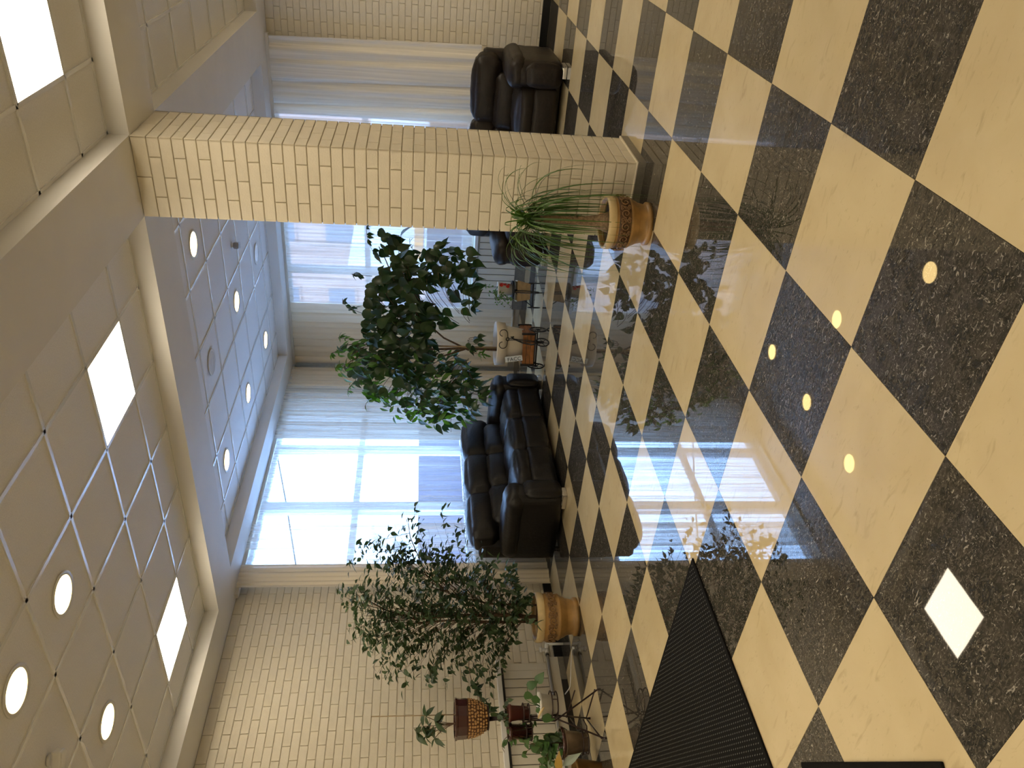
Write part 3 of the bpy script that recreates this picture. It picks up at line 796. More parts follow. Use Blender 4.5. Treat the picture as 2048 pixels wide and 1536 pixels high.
# ---- ponytail palm
t = thing('ponytail_palm', 'ponytail palm with drooping strap leaves in an ochre pot at the column foot', 'potted plant', (2.60, 1.235, 0))
ochre_pot(t, .30, .176, .128, True)
g = G(); g.tube([(0, 0, .26), (.0, .0, .30), (.004, 0, .36), (.002, 0, .44), (0, 0, .52), (.004, 0, .60), (.002, 0, .70), (0, 0, .78)], [.075, .062, .04, .03, .028, .026, .024, .02], 12)
for i in range(40):
    z = random.uniform(.34, .7); a = random.uniform(0, 6.28); r0 = .026
    g.tube([(r0 * cos(a), r0 * sin(a), z), ((r0 + .012) * cos(a), (r0 + .012) * sin(a), z + .006), ((r0 + .016) * cos(a + .2), (r0 + .016) * sin(a + .2), z - .008)], .0016, 3)
g.make('trunk', M_PALMBARK, t, True)
rnd = random.Random(5)
def strap(t, p0, d_out, rise, reach, drop, w_, kink=0):
    pts = []; n = 14
    A = p0; Bq = p0 + d_out * reach * .55 + UP * (rise + .04); Cq = p0 + d_out * reach * 1.12 + UP * (rise * .75 - drop * .12); Dq = p0 + d_out * reach * rnd.uniform(.85, 1.15) + UP * (rise - drop)
    for i in range(n + 1):
        q = i / n; pts.append(A * (1 - q) ** 3 + Bq * 3 * q * (1 - q) ** 2 + Cq * 3 * q * q * (1 - q) + Dq * q ** 3)
    vs = []; fs = []
    for i, p in enumerate(pts):
        tn = (pts[min(i + 1, n)] - pts[max(i - 1, 0)]).normalized()
        sd = tn.cross(UP); sd = sd.normalized() if sd.length > .05 else d_out.cross(UP).normalized()
        nn = sd.cross(tn); hw = w_ / 2 * (1 if i < n * .6 else max(.08, (n - i) / (n * .4)))
        vs += [p - sd * hw + nn * hw * .35, p, p + sd * hw + nn * hw * .35]
    for i in range(n):
        b = 3 * i; fs += [(b, b + 1, b + 4, b + 3), (b + 1, b + 2, b + 5, b + 4)]
    return vs, fs
nst = 0
for i in range(135):
    a = rnd.uniform(0, 2 * pi); d = Vector((cos(a), sin(a), 0))
    wall = d.x > .55                                       # the column stands behind
    lv = rnd.random()
    reach = rnd.uniform(.10, .40) * (.55 if wall else 1)
    rise = rnd.uniform(-.04, .14) if lv > .26 else rnd.uniform(.12, .28)
    drop = rnd.uniform(.35, .85) if lv > .2 else rnd.uniform(.04, .2)
    z0 = rnd.uniform(.70, .84)
    drop = min(drop, z0 + rise - .06)
    vs, fs = strap(t, Vector((.012 * d.x, .012 * d.y, z0)), d, rise, reach, drop, rnd.uniform(.008, .0165))
    link('leaf', mesh('leaf', vs, fs, M_PALM, True), t)

# ---- bushy small-leaved fig tree
t = thing('weeping_fig', 'bushy small-leaved fig tree in an ochre pot by the left brick wall', 'potted plant', (2.47, 5.08, 0))
ochre_pot(t, .392, .222, .158, False)
FP = [(.28, 2.22), (.05, 2.16), (-.22, 2.07), (-.45, 1.93), (-.54, 1.84), (-.61, 1.66), (-.69, 1.4), (-.58, 1.2), (-.74, .98), (-.84, .76), (-.70, .64), (-.45, .70), (-.3, .5), (0, .43), (.3, .43), (.44, .5), (.62, .73), (.72, .95), (1.0, 1.12), (1.08, 1.3), (1.09, 1.5), (.95, 1.68), (.82, 1.87), (.68, 2.05), (.5, 2.16)]
rnd = random.Random(21)
tr = G()
trunks = [[wp(0, 0, .34), wp(.02, .02, .7), wp(.03, 0, 1.1), wp(.0, .03, 1.5), wp(.08, .03, 1.75), wp(.22, .05, 2.02)],
          [wp(-.05, .04, .34), wp(-.05, .05, .8), wp(-.03, .06, 1.2), wp(-.06, .08, 1.55), wp(-.2, .1, 1.85)],
          [wp(.1, .05, .34), wp(.12, .04, .8), wp(.2, .05, 1.15), wp(.4, .03, 1.4), wp(.75, 0, 1.55), wp(.95, -.02, 1.58)]]
for q, r0 in zip(trunks, (.020, .015, .010)): tr.tube(q, [r0 * (1 - .75 * i / (len(q) - 1)) for i in range(len(q))], 7)
leaves = []
tw = 0; tries = 0
while tw < 290 and tries < 9000:
    tries += 1
    lat, z = rnd.uniform(-.95, 1.12), rnd.uniform(.42, 2.24)
    if not inside(FP, lat, z): continue
    core = max(0, 1 - ((lat - .05) / .75) ** 2) * (1 if z > .8 else .55)
    if lat < -.62 and z > .85: continue
    if rnd.random() > (.26 if lat < .5 else .55) + .8 * core: continue
    wid = .50 * math.sqrt(max(.05, core))
    dep = rnd.uniform(-wid, wid * .8)
    end = wp(lat, dep, z)
    if 5.08 + end.y > WY - .10: continue
    tk = trunks[2] if lat > .45 else trunks[1] if lat < -.05 else trunks[0]
    zs = z * .78 - .02 + rnd.uniform(-.15, .05); zs = max(.5, min(zs, tk[-1].z - .02))
    for i in range(len(tk) - 1):
        if tk[i].z <= zs <= tk[i + 1].z:
            f_ = (zs - tk[i].z) / max(1e-6, tk[i + 1].z - tk[i].z); st = tk[i].lerp(tk[i + 1], f_); break
    else: st = tk[-2]
    mid = st.lerp(end, .55) + UP * rnd.uniform(.05, .16)
    pts = bez(st, mid, end, 6); tr.tube(pts, [.0026 * (1 - .12 * i) for i in range(7)], 3, False); tw += 1
    for k in range(rnd.randint(9, 14)):
        q = rnd.uniform(.35, 1.0); i = min(5, int(q * 6)); p = pts[i].lerp(pts[i + 1], q * 6 - i)
        a = rnd.uniform(0, 6.28); d = Vector((cos(a), sin(a), rnd.uniform(-1.1, .15)))
        d += (pts[i + 1] - pts[i]).normalized() * .6
        nrm = Vector((rnd.uniform(-.7, .7), rnd.uniform(-.7, .7), 1))
        p = p + Vector((rnd.gauss(0, .018), rnd.gauss(0, .018), rnd.gauss(0, .018)))
        if 5.08 + p.y > WY - .07: continue
        leaves.append((frame(p, d, nrm, rnd.uniform(.75, 1.25)), 0))
# low twig reaching towards the plant stand
pts = bez(wp(-.35, -.05, 1.0), wp(-.62, -.12, 1.02), wp(-.88, -.16, .72), 8); tr.tube(pts, .004, 4)
for k in range(34):
    q = rnd.uniform(.35, 1); i = min(7, int(q * 8)); p = pts[i] + Vector((rnd.gauss(0, .03), rnd.gauss(0, .03), rnd.gauss(0, .035)))
    leaves.append((frame(p, (rnd.uniform(-1, .6), rnd.uniform(-.6, .6), rnd.uniform(-1, .1)), (rnd.uniform(-.5, .5), -1, .8), rnd.uniform(.9, 1.4)), 0))
tr.make('branches', M_TWIG if False else M_BARK, t, True)
put_leaves(t, leaves, [leaf_geo(.074, .036, OVATE)], [M_FICUS])

# ---- broad-leaved tree in the cream pot on the wooden cart
HX, HY = 5.71, 4.08
t = thing('broad_leaved_tree', 'tall broad-leaved indoor tree in a cream plastic pot on a wooden cart', 'potted plant', (HX, HY, 0))
PZ = .165
pp = [(0, PZ), (.165, PZ), (.215, .47), (.216, .475), (.252, .478), (.262, .58), (.258, .592), (.245, .592), (.240, .50), (.2, .49)]
G().lathe(pp, 48).make('pot', M_WHITEPOT, t, True)
G().lathe([(.243, .53), (.12, .545), (0, .55)], 32).make('soil', M_SOIL, t, True)
tr = G()
SH = 0.0
trunks = [[wp(-.08, 0, .5), wp(-.07, 0, .9), wp(-.09, .02, 1.35), wp(0, .05, 1.7), wp(.2, .05, 2.0)],
          [wp(-.09, .02, .9), wp(.05, .05, 1.2), wp(.3, .05, 1.5), wp(.6, .02, 1.75), wp(.95, 0, 1.9), wp(1.1, 0, 1.98)],
          [wp(-.08, 0, .95), wp(-.2, -.02, 1.3), wp(-.4, -.05, 1.6), wp(-.6, -.05, 1.75)]]
for q, r0 in zip(trunks, (.018, .012, .011)): tr.tube(q, [r0 * (1 - .6 * i / (len(q) - 1)) for i in range(len(q))], 7)
G().tube([wp(-.055, -.02, .5), wp(-.05, -.02, 1.45)], .011, 8).make('stake', M_WOODL, t, True)
rnd = random.Random(33); leaves = []
def blob(poly, n, dep, gis, smin, smax, facing, dens=None, twig=.25):
    k = 0; tries = 0
    while k < n and tries < 20000:
        tries += 1
        lat = rnd.uniform(min(p[0] for p in poly), max(p[0] for p in poly)); z = rnd.uniform(min(p[1] for p in poly), max(p[1] for p in poly))
        if not inside(poly, lat, z): continue
        p = wp(lat + SH, rnd.uniform(*dep), z)
        a = rnd.uniform(0, 6.28)
        d = LAT * cos(a) * .8 + DEP * rnd.uniform(-.7, .3) + UP * rnd.uniform(-1.3, -.1)
        nrm = -DEP * rnd.uniform(.2, 1.2) * facing + UP * rnd.uniform(.2, 1.0) + LAT * rnd.uniform(-.7, .7)
        leaves.append((frame(p, d, nrm, rnd.uniform(smin, smax)), rnd.choice(gis))); k += 1
        if rnd.random() < twig:
            c = wp(min(max(lat * .55 + SH, -.5), .8), 0, max(.9, z - .18)); tr.tube(bez(c, c.lerp(p, .5) + UP * .08, p, 4), .0035, 4, False)
core = [(-.3, 2.1), (.1, 2.18), (.7, 2.1), (1.02, 1.75), (.95, 1.45), (.62, 1.52), (.35, 1.4), (.12, 1.42), (-.05, 1.28), (-.32, 1.40), (-.5, 1.7)]
blob(core, 360, (-.38, .38), [0, 0, 1], .75, 1.2, 1, twig=.1)
blob([(.62, 1.5), (1.12, 1.5), (1.16, 1.15), (1.08, .95), (.80, .80), (.62, .86), (.42, .86), (.38, 1.0), (.62, 1.2)], 115, (-.25, .25), [0, 0, 1], .7, 1.15, 1)
blob([(.25, 1.52), (.45, 1.45), (.40, 1.18), (.22, 1.15), (.12, 1.3)], 14, (-.2, .2), [0], .8, 1.1, 1)
blob([(1.0, 2.05), (1.3, 2.0), (1.26, 1.72), (1.05, 1.7)], 14, (-.1, .1), [0], .9, 1.3, 1)
left = [(-.0, 2.2), (-.06, 2.42), (-.25, 2.42), (-.45, 2.34), (-.68, 2.05), (-.86, 1.72), (-1.02, 1.17), (-.90, .87), (-.6, .68), (-.45, .8), (-.16, 1.0), (-.12, 1.4), (-.1, 1.9)]
blob(left, 520, (-.38, .35), [2, 2, 1, 1, 3], .8, 1.3, .7, twig=.12)
blob([(-.0, 2.2), (-.06, 2.45), (-.25, 2.45), (-.45, 2.38), (-.7, 2.05), (-.92, 1.75), (-1.07, 1.17), (-.85, 1.2), (-.65, 1.7), (-.4, 2.05)], 90, (-.35, .1), [3], .8, 1.15, .7)
blob([(-.1, .95), (.05, .95), (.08, .8), (-.05, .78)], 8, (-.1, .0), [1], .7, .9, 1)
# loose young sprigs round the top and edges
for (lat, z, l2, z2, n) in ((.3, 2.12, .47, 2.38, 9), (.0, 2.15, .02, 2.42, 10), (-.25, 2.05, -.35, 2.45, 14), (-.4, 2.0, -.62, 2.3, 14), (-.1, 2.1, -.18, 2.5, 12), (.75, 2.05, .76, 2.28, 7), (.9, 1.95, 1.36, 2.12, 9), (-.6, 1.85, -.80, 2.1, 8), (1.0, 1.5, 1.2, 1.62, 4), (-.55, .9, -.66, .62, 8), (-.08, .9, -.16, .66, 12), (-.5, .95, -.45, .66, 5), (-.6, 1.0, -1.06, 1.1, 8), (.6, .9, .5, .78, 5)):
    pts = bez(wp(lat + SH, 0, z), wp((lat + l2) / 2 + SH, -.08, max(z, z2) + .03), wp(l2 + SH, -.06, z2), 7); tr.tube(pts, .0032, 4)
    for k in range(n):
        q = rnd.uniform(.25, 1); i = min(6, int(q * 7)); p = pts[i].lerp(pts[i + 1], q * 7 - i)
        leaves.append((frame(p, (rnd.uniform(-1, 1), rnd.uniform(-.8, .8), rnd.uniform(-1.2, .2)), (rnd.uniform(-.8, .8), rnd.uniform(-.8, .4), 1), rnd.uniform(.55, .95)), 3 if lat < .2 else 2))
tr.make('branches', M_BARK, t, True)
put_leaves(t, leaves, [leaf_geo(.165, .118, BROADP, .22, .30), leaf_geo(.130, .08, BROADP, .28, .25), leaf_geo(.125, .060, LANCE, .3, .3), leaf_geo(.105, .042, LANCE, .3, .2)], [M_BROAD, M_BROAD, M_BROAD, M_BROADL])

# ---- wooden tricycle cart under that pot
RZ_CAM = math.atan2(LAT.y, LAT.x)          # local x runs to the right as the photographer stood, local -y towards them
def wheel(g, c, R, r, axis='x'):
    g.ring(c, R, r, axis, 30, 6); g.ring(c, R * .22, r * .9, axis, 12, 5)
    for k in range(6):
        a = 2 * pi * k / 6 + .3; u, v = cos(a), sin(a)
        e = Vector((0, u * R, v * R)) if axis == 'x' else Vector((u * R, 0, v * R))
        g.tube([Vector(c), Vector(c) + e], r * .45, 4)
t = thing('tricycle_planter', 'black iron tricycle planter with orange wooden box holding the cream pot', 'planter', (HX, HY, 0), RZ_CAM - .34)
bx = t
def slatbox(t, x0, x1, y0, y1, z0, z1, m, n):
    h = (z1 - z0) / n
    for i in range(n):
        a, b = z0 + i * h + .002, z0 + (i + 1) * h - .002
        for (u0, u1, v0, v1) in ((x0, x1, y0, y0 + .012), (x0, x1, y1 - .012, y1), (x0, x0 + .012, y0 + .012, y1 - .012), (x1 - .012, x1, y0 + .012, y1 - .012)):
            g = G(); g.bbox(u0, u1, v0, v1, a, b, .002); g.make('slat', m, t)
    g = G(); g.box(x0 + .012, x1 - .012, y0 + .012, y1 - .012, z0, z0 + .012); g.make('box_floor', m, t)
slatbox(t, -.20, .18, -.20, .20, .145, .285, M_WOOD, 3)
g = G(); 
for x in (-.20, .18):
    for y in (-.20, .20): g.bbox(x - .012, x + .012, y - .012, y + .012, .135, .30, .003)
g.tube([(-.23, -.12, .105), (.21, -.12, .105)], .008, 6); g.tube([(-.2, -.2, .14), (.18, -.2, .14)], .007, 6); g.tube([(-.2, .2, .14), (.18, .2, .14)], .007, 6)
for x in (-.19, .17): g.tube([(x, -.12, .105), (x, -.12, .15)], .007, 6); g.tube([(x, -.2, .14), (x, .2, .14)], .006, 6)
g.make('frame', M_IRON, t, True)
for x in (-.235, .145 + .07):
    g = G(); wheel(g, (x, -.12, .103), .096, .0085, 'x')
    o = g.make('wheel', M_IRON, t, True); 
FX = .10
g = G(); wheel(g, (0, 0, 0), .076, .0075, 'x'); g.make('wheel', M_IRON, t, True, loc=(.03 + FX, -.36, .083), rot=(0, 0, -.35), label='small front wheel')
g = G()
g.tube([(.022, -.36, .083), (.024, -.33, .22), (.024, -.27, .40), (.02, -.265, .47)], .0055, 6)
g.tube([(.038, -.36, .083), (.036, -.33, .22), (.036, -.27, .40), (.04, -.265, .47)], .0055, 6)
g.tube([(.03, -.36, .10), (-.02, -.30, .19), (-.01, -.26, .30), (.03, -.25, .40), (.055, -.25, .435), (.055, -.25, .40)], .010, 6)
g.tube([(.03, -.34, .13), (.0, -.22, .14)], .007, 6)
g.ring((.03, -.265, .475), .017, .006, 'y', 16, 6)
for s_ in (-1, 1):
    pts = []
    for i in range(17):
        a = -pi / 2 + i / 16 * 4.6; rr = .052 - .0012 * i
        pts.append((.03 + s_ * (.012 + .055 + rr * cos(a) * 1.0), -.265, .530 + rr * sin(a)))
    g.tube([(.03 + s_ * .01, -.265, .465), (.03 + s_ * .03, -.265, .475)] + pts, .0048, 6)
g.make('handlebar_fork', M_IRON, t, True, loc=(FX, 0, 0))

# white lettered card beside the pot
t = thing('lettered_card', 'white card with dark letters tucked against the cream pot', 'card', (HX, HY, 0), RZ_CAM)
g = G()
def qcard(c, ax, ay, th):
    c, ax, ay = Vector(c), Vector(ax), Vector(ay); n = ax.cross(ay).normalized() * th
    v = [c + n, c + ax + n, c + ax + ay + n, c + ay + n, c - n, c + ax - n, c + ax + ay - n, c + ay - n]
    g.add(v, [(0, 1, 2, 3), (7, 6, 5, 4), (0, 4, 5, 1), (1, 5, 6, 2), (2, 6, 7, 3), (3, 7, 4, 0)])
c0, cax, cay = Vector((-.205, -.215, .285)), Vector((-.028, .012, .20)), Vector((.062, -.03, .012))
qcard(c0, cax, cay, .0012); g.make('card', M_CARD, t)
def text_mesh(name, s, size, m, parent, M):
    cu_ = bpy.data.curves.new(name, 'FONT'); cu_.body = s; cu_.size = size; cu_.extrude = .0004
    ob = bpy.data.objects.new(name, cu_); COL.objects.link(ob)
    dg = bpy.context.evaluated_depsgraph_get(); me = bpy.data.meshes.new_from_object(ob.evaluated_get(dg))
    bpy.data.objects.remove(ob); bpy.data.curves.remove(cu_)
    me.materials.clear(); me.materials.append(m); me.name = name
    o = link(name, me, parent); o.matrix_local = M; return o
xd = -cax.normalized(); nn = xd.cross(cay).normalized(); yd = nn.cross(xd)
Mt = Matrix((xd, yd, nn)).transposed().to_4x4(); Mt.translation = c0 + cax * .88 + cay * .14 + nn * .003
text_mesh('lettering', 'FACC', .064, M_INK, t, Mt)

# ---- small iron tricycle with the patterned cup
QX, QY = 6.30, 3.75
t = thing('small_tricycle_planter', 'small black iron tricycle with pale wooden box beside the right sofa', 'planter', (QX, QY, 0), RZ_CAM - .14)
g = G(); cxx = .055
vs = [(-.06, -.02, .30), (.19, -.02, .30), (.15, -.02, .135), (-.03, -.02, .135), (-.06, .2, .30), (.19, .2, .30), (.15, .2, .135), (-.03, .2, .135)]
for i in range(3):
    a, b = i / 3 + .008, (i + 1) / 3 - .008
    for (p0, p1, p2, p3) in ((0, 1, 2, 3), (5, 4, 7, 6), (4, 0, 3, 7), (1, 5, 6, 2)):
        P0, P1, P2, P3 = [Vector(vs[k]) for k in (p0, p1, p2, p3)]
        q = [P0.lerp(P3, a), P1.lerp(P2, a), P1.lerp(P2, b), P0.lerp(P3, b)]
        n_ = (q[1] - q[0]).cross(q[3] - q[0]).normalized() * .006
        g = G(); g.add([x + n_ for x in q] + [x - n_ for x in q], [(0, 1, 2, 3), (7, 6, 5, 4), (0, 4, 5, 1), (1, 5, 6, 2), (2, 6, 7, 3), (3, 7, 4, 0)]); g.make('slat', M_WOODL, t)
g = G(); g.tube([(-.13, .02, .095), (.165, .02, .095)], .010, 6)
for s_, e in ((-1, (-.12, .02, .105)), (1, (.16, .02, .105))): g.tube([(cxx, -.02, .325), (cxx + s_ * .03, -.02, .30), e], .006, 6)
g.tube([(cxx - .008, -.02, .35), (cxx - .010, -.10, .20), (cxx - .006, -.2, .055)], .006, 6); g.tube([(cxx + .012, -.02, .35), (cxx + .014, -.10, .20), (cxx + .006, -.2, .055)], .006, 6)
g.tube([(cxx + .02, 0, .33), (cxx + .03, .1, .2), (cxx, .02, .1)], .009, 6)
g.tube([(-.03, .1, .32), (-.05, .05, .42), (-.03, .0, .47)], .004, 5)
g.make('frame', M_IRON, t, True)
for x in (-.135, .165):
    g = G(); wheel(g, (x, .02, .082), .074, .007, 'x'); g.make('wheel', M_IRON, t, True)
g = G(); wheel(g, (cxx, -.2, .058), .052, .006, 'x'); g.make('wheel', M_IRON, t, True, label='small front wheel')
g = G(); g.lathe([(0, .338), (.104, .338), (.110, .345), (.108, .368), (.095, .368), (.09, .352), (0, .352)], 32, (.08, .02)); g.make('saucer', M_IRON, t, True)
t = thing('potted_creeper', 'small leafy creeper in a white cup with red pattern', 'potted plant', (QX, QY, 0), RZ_CAM)
c_ = (.08, .02)
pot = G().lathe([(0, .353), (.066, .353), (.086, .525), (.094, .528), (.095, .543), (.083, .543), (.078, .50), (0, .50)], 36, c_).make('pot', M_WHITE, t, True)
g = G()
for (u, v, r) in ((.42, .50, .022), (.66, .49, .018), (.55, .455, .020), (.35, .42, .020), (.60, .405, .015), (.75, .44, .014)):
    def P(a, b, u=u, v=v):
        R_ = .066 + (v + b - .353) * .116 + .0012; an = -pi / 2 + (u - .12) * 1.9 + a / R_
        return (c_[0] + R_ * cos(an), c_[1] + R_ * sin(an), v + b)
    n_ = 14; cc = P(0, 0); ring_ = [P(r * cos(2 * pi * k / n_) * (1 + .25 * (k % 2)), r * sin(2 * pi * k / n_) * (1 + .25 * (k % 2))) for k in range(n_)]
    g.add([cc] + ring_, [(0, 1 + k, 1 + (k + 1) % n_) for k in range(n_)])
g.make('red_flowers', M_RED, pot, label='red flower print on the cup')
rnd = random.Random(44); lv = []; tr = G()
for k in range(26):
    a = rnd.uniform(0, 6.28); r0 = rnd.uniform(.02, .07)
    s0 = Vector((c_[0] + .03 * cos(a), c_[1] + .03 * sin(a), .50)); left_ = rnd.random() < .6
    e = s0 + Vector((rnd.uniform(-.22, .0) if left_ else rnd.uniform(-.08, .10), rnd.uniform(-.10, .06), rnd.uniform(-.14, .06) if left_ else rnd.uniform(.04, .2)))
    pts = bez(s0, s0.lerp(e, .5) + UP * .08, e, 5); tr.tube(pts, .0018, 3)
    for q in range(6):
        p = pts[rnd.randint(2, 5)] + Vector((rnd.gauss(0, .012), rnd.gauss(0, .012), rnd.gauss(0, .012)))
        lv.append((frame(p, (rnd.uniform(-1, 1), rnd.uniform(-1, .5), rnd.uniform(-1, .3)), (rnd.uniform(-.5, .5), -.6, 1), rnd.uniform(.7, 1.2)), 0))
tr.make('stems', M_TWIG, t, True)
put_leaves(t, lv, [leaf_geo(.034, .020, OVATE)], [M_BROADL])

# ---- tripod plant stand and its four pots (local x to the right as seen, local -y towards the viewer)
SX, SY = 1.40, 5.02
t = thing('plant_stand', 'brown iron tripod plant stand holding four small pots by the radiator', 'plant stand', (SX, SY, 0), RZ_CAM)
def loc_of(x, y):            # world floor point to stand coordinates
    v = Vector((x - SX, y - SY, 0)); return (v.dot(LAT), v.dot(DEP))
F1, F2, F3 = loc_of(1.52, 4.82), loc_of(1.15, 4.91), loc_of(1.56, 5.28)
PB = .0072
g = G()
pole = [(.03, .0, .93), (.02, .0, .70), (.005, .0, .45), (0, .0, .30)]
for k, (fx, fy) in enumerate((F1, F2, F3)):
    l = G(); top = (-.01 + .018 * k, .012 * (k - 1), .36)
    l.tube([(.02 + .012 * (k - 1), .01 * (k - 1), .935), (.02 + .003 * (k - 1), .004 * (k - 1), .78), top, (fx, fy, .012)], PB, 6)
    l.lathe([(0, 0), (.010, 0), (.010, .016), (0, .02)], 8, (fx, fy)); l.make('leg', M_IRONBR, t, True)
g.tube([(*F1, .035), (*F3, .035)], PB * .9, 6); g.tube([(*F3, .035), (*F2, .035)], PB * .9, 6); g.tube([(*F1, .20), (.0, .02, .26)], PB * .8, 5); 
g.tube([(F2[0] * .5, F2[1] * .5, .20), (F3[0] * .5, F3[1] * .5, .20)], PB * .8, 5)
g.make('brace', M_IRONBR, t, True)
holders = [((.03, 0, .95), .095), ((.072, -.03, .625), .072), ((-.078, -.03, .60), .072), ((.125, -.02, .40), .105), ((-.155, -.09, .155), .092)]
for (c, R_) in holders:
    h = G(); h.ring(c, R_, .0055, 'z', 28, 6); h.ring((c[0], c[1], c[2] - .045), R_ * .96, .0055, 'z', 28, 6)
    for k in range(4):
        a = pi / 4 + k * pi / 2; h.tube([(c[0] + R_ * cos(a), c[1] + R_ * sin(a), c[2]), (c[0] + R_ * .96 * cos(a), c[1] + R_ * .96 * sin(a), c[2] - .045), (c[0], c[1], c[2] - .047)], .004, 5)
    ax_ = .02 * (c[2] - .3) if c[2] > .3 else -.01
    if c[2] < .9: h.tube([(ax_, 0, c[2] - .03), (c[0] * .35, c[1] * .35, c[2] - .055), (c[0] - R_ * .6 * (1 if c[0] > 0 else -1), c[1], c[2] - .045)], .0055, 5)
    h.make('pot_ring', M_IRONBR, t, True)

def local_leaves(t, lv, geos, mats): put_leaves(t, lv, geos, mats)
# top: mosaic bowl with dark-leaved plant and a cane
b = Vector((.03, 0, .905))
t = thing('mosaic_pot_plant', 'dark-leaved plant with a cane in a mosaic bowl topping the stand', 'potted plant', (SX, SY, 0), RZ_CAM)
prof = [(0, 0), (.075, 0), (.088, .006), (.118, .05), (.138, .10), (.148, .155), (.150, .17)]
pot = G().lathe([(r, b.z + z) for r, z in prof], 48, (b.x, b.y)).make('pot', M_MOSAIC, t, True)
G().lathe([(r, b.z + z) for r, z in ((.150, .168), (.153, .175), (.155, .245), (.162, .25), (.163, .266), (.150, .268), (.144, .24), (.14, .2), (0, .2))], 12, (b.x, b.y)).make('glazed_collar', M_BROWNGLAZE, pot, False, label='faceted dark oxblood collar')
rnd = random.Random(8); chips = []
zz = .02
while zz < .165:
    for (ra, za), (rb, zb) in zip(prof[2:], prof[3:]):
        if za <= zz <= zb: r_ = ra + (rb - ra) * (zz - za) / (zb - za)
    n_ = int(2 * pi * r_ / .026); off = rnd.uniform(0, 1)
    for k in range(n_):
        an = 2 * pi * (k + off + rnd.uniform(-.2, .2)) / n_
        r_q = r_ + .0005
        nb = 6; w_, h_2 = rnd.uniform(.0085, .0115), rnd.uniform(.0075, .0105); rot = rnd.uniform(0, 3)
        o_ = Vector((cos(an), sin(an), -.25)).normalized(); s_ = Vector((-sin(an), cos(an), 0)); u_ = s_.cross(o_) * -1
        ct = Vector((b.x + r_q * cos(an), b.y + r_q * sin(an), b.z + zz + rnd.uniform(-.004, .004)))
        V = []
        for (lift, sc_) in ((-.004, 1), (.002, 1), (.004, .75)):
            for q in range(nb):
                a2 = 2 * pi * q / nb + rot; V.append(ct + o_ * lift + (s_ * cos(a2) * w_ + u_ * sin(a2) * h_2) * sc_)
        Fc = [(i_ * nb + q, i_ * nb + (q + 1) % nb, (i_ + 1) * nb + (q + 1) % nb, (i_ + 1) * nb + q) for i_ in range(2) for q in range(nb)] + [tuple(2 * nb + q for q in range(nb))]
        G().add(V, Fc).make('chip', M_PEBBLE, pot)
    zz += .0225
G().lathe([(.142, b.z + .235), (.05, b.z + .24), (0, b.z + .24)], 24, (b.x, b.y)).make('soil', M_SOIL, t, True)
G().tube([(.055, .02, 1.13), (.058, .02, 1.5), (.062, .02, 1.83)], .004, 6).make('cane', M_WOODL, t, True)
lv = []; tr = G(); rnd = random.Random(12)
crown = [(-.02, 1.42), (.06, 1.40), (-.10, 1.40), (-.06, 1.47), (-.13, 1.33), (.03, 1.33), (-.03, 1.30)]
for (x, z) in crown:
    c = Vector((x, rnd.uniform(-.05, .05), z)); tr.tube(bez(Vector((0.0, 0, 1.13)), Vector((-.02, 0, 1.25)), c, 5), .003, 4)
    for k in range(6):
        a = rnd.uniform(0, 6.28); d = Vector((cos(a), sin(a) * .7, rnd.uniform(-.9, .35)))
        lv.append((frame(c, d, (rnd.uniform(-.4, .4), -.7, .8), rnd.uniform(.6, 1.1)), 0 if rnd.random() < .65 else 1))
tr.make('stems', M_TWIG, t, True)
local_leaves(t, lv, [leaf_geo(.125, .058, LANCE, .2, .25), leaf_geo(.11, .022, LANCE, .25, .2)], [M_FICUS, M_FICUS])

# two small red-brown pots in the middle
def small_pot(nm, label, c, R_, H_, m, hang):
    t = thing(nm, label, 'potted plant', (SX, SY, 0), RZ_CAM, None)
    G().lathe([(0, c[2]), (R_ * .72, c[2]), (R_ * .95, c[2] + H_ * .85), (R_ * 1.06, c[2] + H_ * .86), (R_ * 1.08, c[2] + H_), (R_ * .95, c[2] + H_), (R_ * .9, c[2] + H_ * .8), (0, c[2] + H_ * .8)], 28, c[:2]).make('pot', m, t, True)
    return t
def trailing(t, c, spread, n, per, geo, m, sd, up=.1, lo=-.3, hi=.1, side=0):
    rnd = random.Random(sd); lv = []; tr = G()
    for k in range(n):
        s0 = Vector((c[0] + rnd.uniform(-.03, .03), c[1] + rnd.uniform(-.03, .03), c[2]))
        e = s0 + Vector((rnd.uniform(-spread, spread) + side, rnd.uniform(-.10, .05), rnd.uniform(lo, hi)))
        pts = bez(s0, s0.lerp(e, .4) + UP * up, e, 6); tr.tube(pts, .0022, 4)
        for q in range(per):
            i = rnd.randint(2, 5); p = pts[i].lerp(pts[i + 1], rnd.random())
            lv.append((frame(p, (rnd.uniform(-1, 1), rnd.uniform(-.8, .4), rnd.uniform(-1, .2)), (rnd.uniform(-.4, .4), -.9, .7), rnd.uniform(.7, 1.2)), 0))
    tr.make('stems', M_TWIG, t, True); put_leaves(t, lv, [geo], [m])
t = small_pot('trailing_pot_plant', 'small red-brown pot on the right of the middle stand tier', (.072, -.03, .582), .064, .165, M_SMALLPOT, 0)
trailing(t, (.072, -.03, .73), .10, 6, 4, leaf_geo(.048, .032, OVATE), M_FICUS, 3, .08, -.0, .16)
t = small_pot('trailing_pot_plant', 'dark pot with pale stubby leaves left of the middle stand tier', (-.078, -.03, .557), .066, .185, M_BROWNGLAZE, 0)
trailing(t, (-.078, -.03, .70), .09, 9, 4, leaf_geo(.062, .034, OVATE), M_POTHOS, 4, .10, -.22, .12, -.03)
